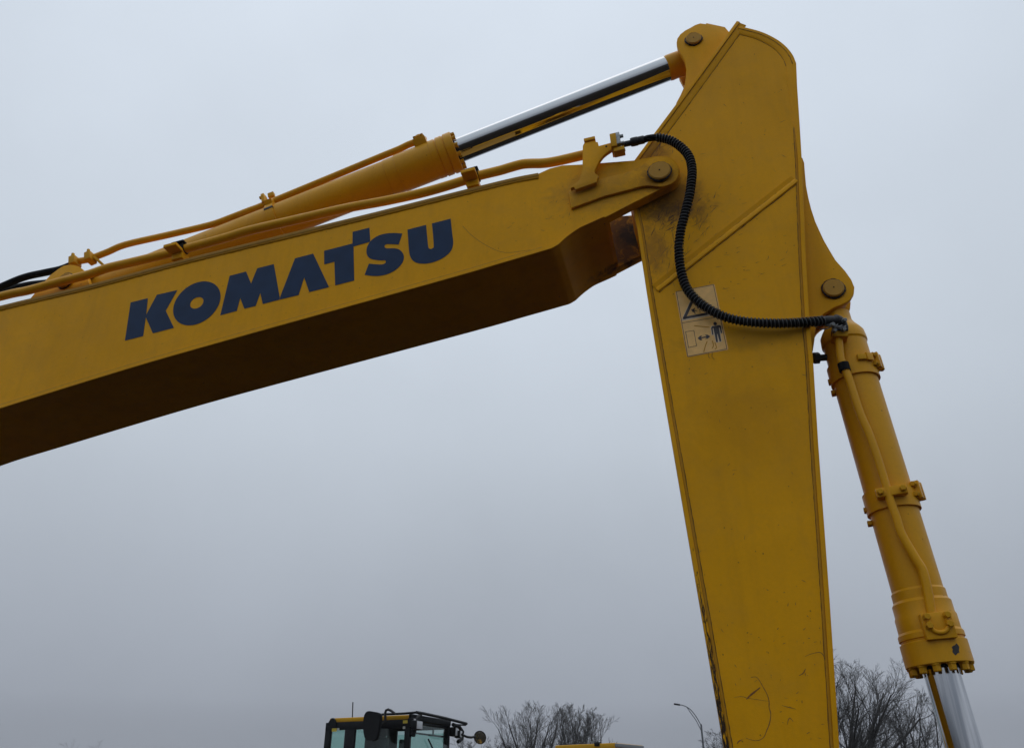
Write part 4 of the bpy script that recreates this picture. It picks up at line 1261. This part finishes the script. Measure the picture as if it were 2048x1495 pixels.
# lifting eye at the back
EYE = cplate("lifting_eye", [(654, 1451), (655.5, 1445), (660, 1438), (663, 1434.8), (667, 1434.8), (669.5, 1439), (672, 1447), (672, 1451)], True, 0.02, 0.04, M['black'], CABR, 0.004)
ANT = ctube("antenna", [(704.7, 1437), (705.2, 1420), (705.8, 1403)], True, -0.15, 0.010, M['darksteel'], CABR, 6)
MIR = cplate("mirror", [tuple(v) for v in smooth2([(727.5, 1428.7), (734, 1421), (746, 1421.8), (758, 1424.7), (761.5, 1430), (760, 1445), (757.5, 1462), (753, 1477), (744, 1480), (730.5, 1477), (726, 1464), (725.3, 1445)], 3, True)], True, 0.42, 0.07, M['black'], CABR, 0.015)
ctube("mirror_arm", [(791, 1427), (782, 1420), (776, 1417.6), (772, 1419.5), (770.6, 1424), (770.6, 1441), (766, 1447), (752, 1449)], True, 0.30, 0.022, M['darksteel'], MIR)
# work lamps on the front corner
LAMPM = simple("lamp_lens", (0.55, 0.56, 0.58), 0.2, var=0.1, bump=0)
def work_lamp(px, py, off, w, h):
    cc = onplane(px, py, NFR, off)
    o = obox("work_lamp", cc + bk * 0.06, bk * 0.06, fl * (w / 2), ez_ * (h / 2), M['black'], CABR, 0.02)
    obox("lens", cc - bk * 0.003, bk * 0.006, fl * (w / 2 - 0.012), ez_ * (h / 2 - 0.012), LAMPM, o, 0.003)
    return o
work_lamp(839, 1449, 0.16, 0.20, 0.145)
work_lamp(829, 1443, 0.08, 0.08, 0.13)
work_lamp(913, 1462, 0.10, 0.10, 0.16)
work_lamp(922, 1467, 0.16, 0.09, 0.13)
ctube("lamp_bracket", [(906, 1448), (918, 1452), (925, 1462), (924, 1476), (916, 1482)], False, 0.10, 0.035, M['black'], CABR)
ctube("lamp_bracket", [(840, 1432), (832, 1440), (825, 1470)], False, 0.03, 0.05, M['black'], CABR)
# round mirror on a stalk
rm = onplane(960, 1473.5, NFR, 0.35)
tocam = ((inv @ Vector((0, 0, CAMZ))) - rm).normalized()
rmd = (tocam + bk * 0.2 - fl * 0.35 + ez_ * -0.35).normalized()
RM = lathe("round_mirror", rm, rmd, [(-0.05, 0), (-0.045, 0.06), (-0.02, 0.112), (0.0, 0.122), (0.006, 0.118), (0.006, 0.108)], M['black'], CABR, 28)
lathe("mirror_glass", rm, rmd, [(0.004, 0.109), (0.012, 0.07), (0.016, 0.0)], simple("mirror_silver", (0.42, 0.40, 0.34), 0.12, metal=0.8, var=0.2, bump=0), RM, 28)
ctube("mirror_arm", [(924, 1468), (934, 1472.5), (942, 1473.5), (950, 1472)], False, 0.33, 0.022, M['black'], RM)
ctube("wiper", [(856.6, 1477), (860, 1484), (866, 1497)], False, 0.03, 0.014, M['black'], CABR)
# stickers on the cab
YS = simple("yellow_label", (0.62, 0.48, 0.05), 0.5, var=0.2, bump=0); WS = simple("pale_label", (0.5, 0.5, 0.46), 0.5, var=0.2, bump=0)
cplate("label_sticker", [(664, 1455.5), (673, 1455), (673, 1461.5), (663.5, 1462)], True, 0.004, 0.006, YS, CABR, 0)
cplate("label_sticker", [(674, 1455), (678.5, 1454.6), (678.3, 1459), (674, 1459.5)], True, 0.004, 0.006, WS, CABR, 0)
cplate("label_sticker", [(806, 1439.3), (815, 1439), (815, 1445), (806, 1445.5)], True, 0.004, 0.006, YS, CABR, 0)
cplate("label_sticker", [(805.6, 1451.5), (810.2, 1451), (810.2, 1456), (805.6, 1456.5)], True, 0.004, 0.006, WS, CABR, 0)
# its house and tracks (below the picture)
UPH = lbox("house", -0.3, 3.9, 0.2, 2.9, 0.95, 1.20, YD, CABR, 0.05)
lbox("engine_hood", LEN + 0.1, 3.9, 0.0, 2.9, 1.2, 2.05, YD, UPH, 0.12)
for f0 in (0.05, 2.3):
    bm = bmesh.new()
    pr = []
    for k in range(9): pr.append((-0.2 - 0.42 * math.sin(math.pi * k / 8), 0.44 + 0.42 * math.cos(math.pi * k / 8)))
    for k in range(9): pr.append((3.4 + 0.42 * math.sin(math.pi * k / 8), 0.44 - 0.42 * math.cos(math.pi * k / 8)))
    a = [bk * x + fl * f0 + ez_ * z for x, z in pr]
    add_prism(bm, a, [p + fl * 0.55 for p in a])
    link("track", to_mesh("track", bm), M['darksteel'], CABR)

# ================================================================== second far machine: only its roof shows
rc = ground_at(1229, 1484, 21.0)
vd2 = rc.normalized(); ld2 = Vector((-vd2.y, vd2.x, 0))
t2_ = RAD(32)
S2 = ld2 * math.cos(t2_) + vd2 * math.sin(t2_); F2 = -ld2 * math.sin(t2_) + vd2 * math.cos(t2_)
LD = empty("loader", rc, math.atan2(-S2.y, -S2.x))
tag(LD, "yellow machine of which only the flat roof shows, beside the bare trees", "machine")
inv2 = (Matrix.Translation(rc) @ Matrix.Rotation(math.atan2(-S2.y, -S2.x), 4, 'Z')).inverted().to_3x3()
b2 = inv2 @ S2; f2 = inv2 @ F2
ztop = height_at(1229, 1484, 21.0)
def mbox(name, b0, b1, f0, f1, z0, z1, mat, parent, bevel=0.02):
    c = b2 * (b0 + b1) / 2 + f2 * (f0 + f1) / 2 + ez_ * (z0 + z1) / 2
    return obox(name, c, b2 * (b1 - b0) / 2, f2 * (f1 - f0) / 2, ez_ * (z1 - z0) / 2, mat, parent, bevel)
mbox("roof", 0.0, 1.75, 0.0, 1.35, ztop - 0.13, ztop, YD, LD, 0.03)
mbox("roof_trim", -0.02, 0.03, 0.02, 1.33, ztop - 0.10, ztop - 0.012, simple("grey_trim", (0.20, 0.21, 0.22), 0.4), LD, 0.01)
mbox("roof_lamp", 0.42, 0.56, -0.03, 0.10, ztop - 0.06, ztop + 0.03, M['black'], LD, 0.01)
for b0, f0 in ((0.05, 0.05), (1.6, 0.05), (0.05, 1.2), (1.6, 1.2)):
    mbox("pillar", b0, b0 + 0.1, f0, f0 + 0.1, 1.3, ztop - 0.128, M['black'], LD)
mbox("body", -0.9, 2.2, -0.05, 1.4, 0.5, 1.3, YD, LD, 0.08)
for b0 in (-0.4, 1.6):
    for f0 in (-0.32, 1.42):
        A = b2 * b0 + f2 * f0 + ez_ * 0.45
        lathe("wheel", A, f2, [(0, 0), (0, 0.38), (0.04, 0.45), (0.24, 0.45), (0.28, 0.38), (0.28, 0)], M['rubber'], LD, 28)

# ================================================================== street lamp
def street_lamp():
    D = 70.0
    base = ground_at(1407, 1495, D)
    rt = Vector((base.y, -base.x, 0)).normalized()     # to the right in the picture
    o = empty("street_lamp", base)
    tag(o, "slim grey street lamp with double curved arm left of the excavator arm", "street lamp")
    def w(px, py):
        r = ray(px, py); h = Vector((r.x, r.y, 0))
        nrm = base.normalized()
        s = base.dot(nrm) / h.dot(nrm)
        p = h * s
        return Vector(((p - base).x, (p - base).y, CAMZ + r.z * s))
    zt = w(1403, 1447).z
    tube("pole", [Vector((0, 0, 0)), Vector((0, 0, zt * 0.5)), Vector((0, 0, zt))], [0.105, 0.09, 0.07], M['galv'], o, 12)
    top = Vector((0, 0, zt))
    a1 = [top + Vector((0, 0, -0.1)), w(1393, 1433), w(1383, 1420), w(1375, 1413.5), w(1366, 1409.5), w(1358, 1408)]
    tube("lamp_arm", smooth2(a1, 4), 0.036, M['galv'], o, 8)
    a2 = [top + Vector((0, 0, -0.55)), w(1393, 1441), w(1383, 1426.5), w(1374, 1413.5)]
    tube("lamp_arm", smooth2(a2, 4), 0.030, M['galv'], o, 8)
    h0 = w(1357, 1408)
    e = (w(1352, 1407.3) - h0).normalized()
    obox("lamp_head", h0 + e * 0.12, e * 0.24, e.cross(Vector((0, 0, 1))).normalized() * 0.14, Vector((0, 0, 0.06)), M['darksteel'], o, 0.03)
street_lamp()

# ================================================================== bare trees
BARK = simple("winter_bark", (0.040, 0.036, 0.033), 0.85, var=0.4, scale=6, bump=0.3, bscale=20)
def tree(name, label, px_base, px_top, py_top, dist, seed, spread=0.55, trunk=0.22, limbs=7, dens=1.0, lean=0.0, group=None, narrow=1.0, thick=1.0, fine=1.0):
    rnd = random.Random(seed)
    base = ground_at(px_base, 1495, dist)
    H = height_at(px_top, py_top, dist)
    segs = []                        # (level, path, radii)
    def grow(p, d, Ln, r, lvl):
        k = (4, 7, 5, 4, 3)[lvl]
        path = [p.copy()]; rr = [r]
        dd = d.copy()
        for i in range(k):
            wob = (0.04, 0.075, 0.10, 0.13, 0.16)[lvl]
            dd = dd + Vector((rnd.gauss(0, wob), rnd.gauss(0, wob), rnd.gauss(0, wob) * 0.6))
            dd.z += (0.0, 0.045, 0.06, 0.07, 0.06)[lvl]
            dd.normalize()
            p = p + dd * (Ln / k)
            path.append(p.copy()); rr.append(r * (1 - (0.78 if lvl else 0.3) * (i + 1) / k))
        segs.append((lvl, path, rr))
        if lvl >= 4: return
        cnt = (limbs, 11, 9, 7)[lvl]
        cnt = max(2, int(cnt * dens * rnd.uniform(0.85, 1.2)))
        for j in range(cnt):
            t = (0.55 + 0.45 * (j + rnd.random()) / cnt) if lvl == 0 else (0.22 + 0.78 * (j + rnd.random() * .9) / cnt)
            f = min(t, 0.999) * k; i = int(f)
            q = path[i].lerp(path[i + 1], f - i)
            ax = (path[i + 1] - path[i]).normalized()
            o1 = ax.orthogonal().normalized(); o2 = ax.cross(o1)
            az = rnd.uniform(0, 6.283) if lvl else (2.4 * j + rnd.random() * .7)
            ang = (spread * math.sqrt((j + 0.35) / cnt) * rnd.uniform(0.85, 1.1)) if lvl == 0 else rnd.uniform(0.35, 0.80)
            nd = ax * math.cos(ang) + (o1 * math.cos(az) + o2 * math.sin(az)) * math.sin(ang)
            Lc = Ln * (0, 0.46, 0.50, 0.50)[lvl] * rnd.uniform(0.75, 1.15) * (1.15 - 0.5 * t) if lvl else (1 - trunk) * rnd.uniform(0.92, 1.01) * (1.0 - 0.12 * ang)
            rc_ = rr[i] * (0.50, 0.46, 0.5, 0.55)[lvl] * rnd.uniform(0.8, 1.1)
            grow(q, nd, Lc, rc_, lvl + 1)
    grow(Vector((0, 0, 0)), Vector((lean, 0, 1)).normalized(), trunk, 0.026 * thick, 0)
    zs_ = sorted(path[-1].z for _, path, _ in segs)
    zmax = zs_[int(len(zs_) * 0.985)]
    sc = H / zmax
    def dome(v):
        return v if v.z <= zmax * 0.90 else Vector((v.x, v.y, zmax * 0.90 + (v.z - zmax * 0.90) * 0.62))
    segs = [(l, [Vector((q.x * narrow, q.y * narrow, q.z)) for q in map(dome, path)], rr) for l, path, rr in segs]
    mind = 0.0062 * dist / 60.0 * fine      # keep the finest twigs from vanishing
    o = empty(name, base, 0.0)
    tag(o, label, "tree", group)
    for part, lv in (("trunk", (0, 1)), ("crown", (2, 3, 4))):
        verts, faces = [], []
        for l, path, rr in segs:
            if l not in lv: continue
            sg = 7 if l < 2 else (4 if l == 2 else 3)
            prev = None
            up = None
            n = len(path)
            for i in range(n):
                d = (path[min(i + 1, n - 1)] - path[max(i - 1, 0)]).normalized()
                if up is None: up = d.orthogonal().normalized()
                up = up - d * up.dot(d)
                up.normalize(); sd = d.cross(up)
                r = max(rr[i] * sc, mind)
                b0 = len(verts)
                for k in range(sg):
                    a = 6.2832 * k / sg
                    v = path[i] * sc + (up * math.cos(a) + sd * math.sin(a)) * r
                    verts.append(v[:])
                if prev is not None:
                    for k in range(sg):
                        faces.append((prev + k, prev + (k + 1) % sg, b0 + (k + 1) % sg, b0 + k))
                prev = b0
        me = bpy.data.meshes.new(part)
        me.from_pydata(verts, [], faces)
        me.polygons.foreach_set("use_smooth", [True] * len(faces))
        link(part, me, BARK, o)
    return o
TG = "bare trees on the skyline"
tree("bare_tree", "bare fan-shaped tree beside the round mirror of the far cab", 1056, 1050, 1396, 60, 60, 0.55, 0.16, 12, 0.84, group=TG, narrow=0.85, thick=1.6)
tree("bare_tree", "bare tree with upright twigs above the yellow machine roof", 1154, 1150, 1402, 62, 82, 0.42, 0.22, 9, 0.84, group=TG, narrow=0.74, thick=1.4)
tree("bare_tree", "pale thin bare tree rightmost of the middle trees", 1198, 1204, 1418, 74, 33, 0.36, 0.26, 6, 0.84, 0.0, group=TG, thick=0.8)
tree("bare_tree", "low bare treetop just showing behind the round mirror stalk", 942, 940, 1468, 85, 9, 0.6, 0.25, 7, 0.75, group=TG, thick=0.8)
tree("bare_tree", "low bare treetop between the round mirror and the fan-shaped tree", 1004, 1004, 1480, 85, 10, 0.6, 0.25, 6, 0.7, group=TG, thick=0.8)
tree("bare_tree", "large dark bare tree beside the lower end of the arm", 1662, 1680, 1312, 46, 50, 1.05, 0.20, 15, 1.0, group=TG, thick=1.9)
tree("bare_tree", "slender dark bare tree between the big tree and the chrome rod", 1812, 1818, 1368, 50, 14, 0.36, 0.34, 5, 0.76, group=TG)
tree("bare_tree", "bare tree partly hidden behind the lower chrome rod", 1842, 1850, 1386, 50, 15, 0.46, 0.34, 5, 0.76, 0.03, group=TG)
tree("bare_tree", "bare tree almost hidden behind the lower arm, left of it", 1475, 1470, 1452, 60, 18, 0.75, 0.25, 9, 0.9, group=TG)
tree("bare_tree", "faint far tree fading into the mist at lower left", 180, 180, 1474, 260, 19, 0.5, 0.3, 5, 0.5, group=TG, thick=0.4, fine=0.45)

# ================================================================== mist
def haze():
    m = bpy.data.materials.new("mist_air")
    m.use_nodes = True
    N, L = m.node_tree.nodes, m.node_tree.links
    N.clear()
    out = N.new("ShaderNodeOutputMaterial")
    v = N.new("ShaderNodeVolumePrincipled")
    v.inputs["Color"].default_value = (0.95, 0.97, 1.0, 1)
    v.inputs["Density"].default_value = 0.0006
    v.inputs["Anisotropy"].default_value = 0.2
    L.new(v.outputs[0], out.inputs["Volume"])
    bm = bmesh.new()
    add_obox(bm, Vector((0, 150, 8.5)), Vector((320, 0, 0)), Vector((0, 330, 0)), Vector((0, 0, 9.6)))
    o = link("haze", to_mesh("haze", bm), m)
    o["kind"] = "stuff"
    return o
haze()
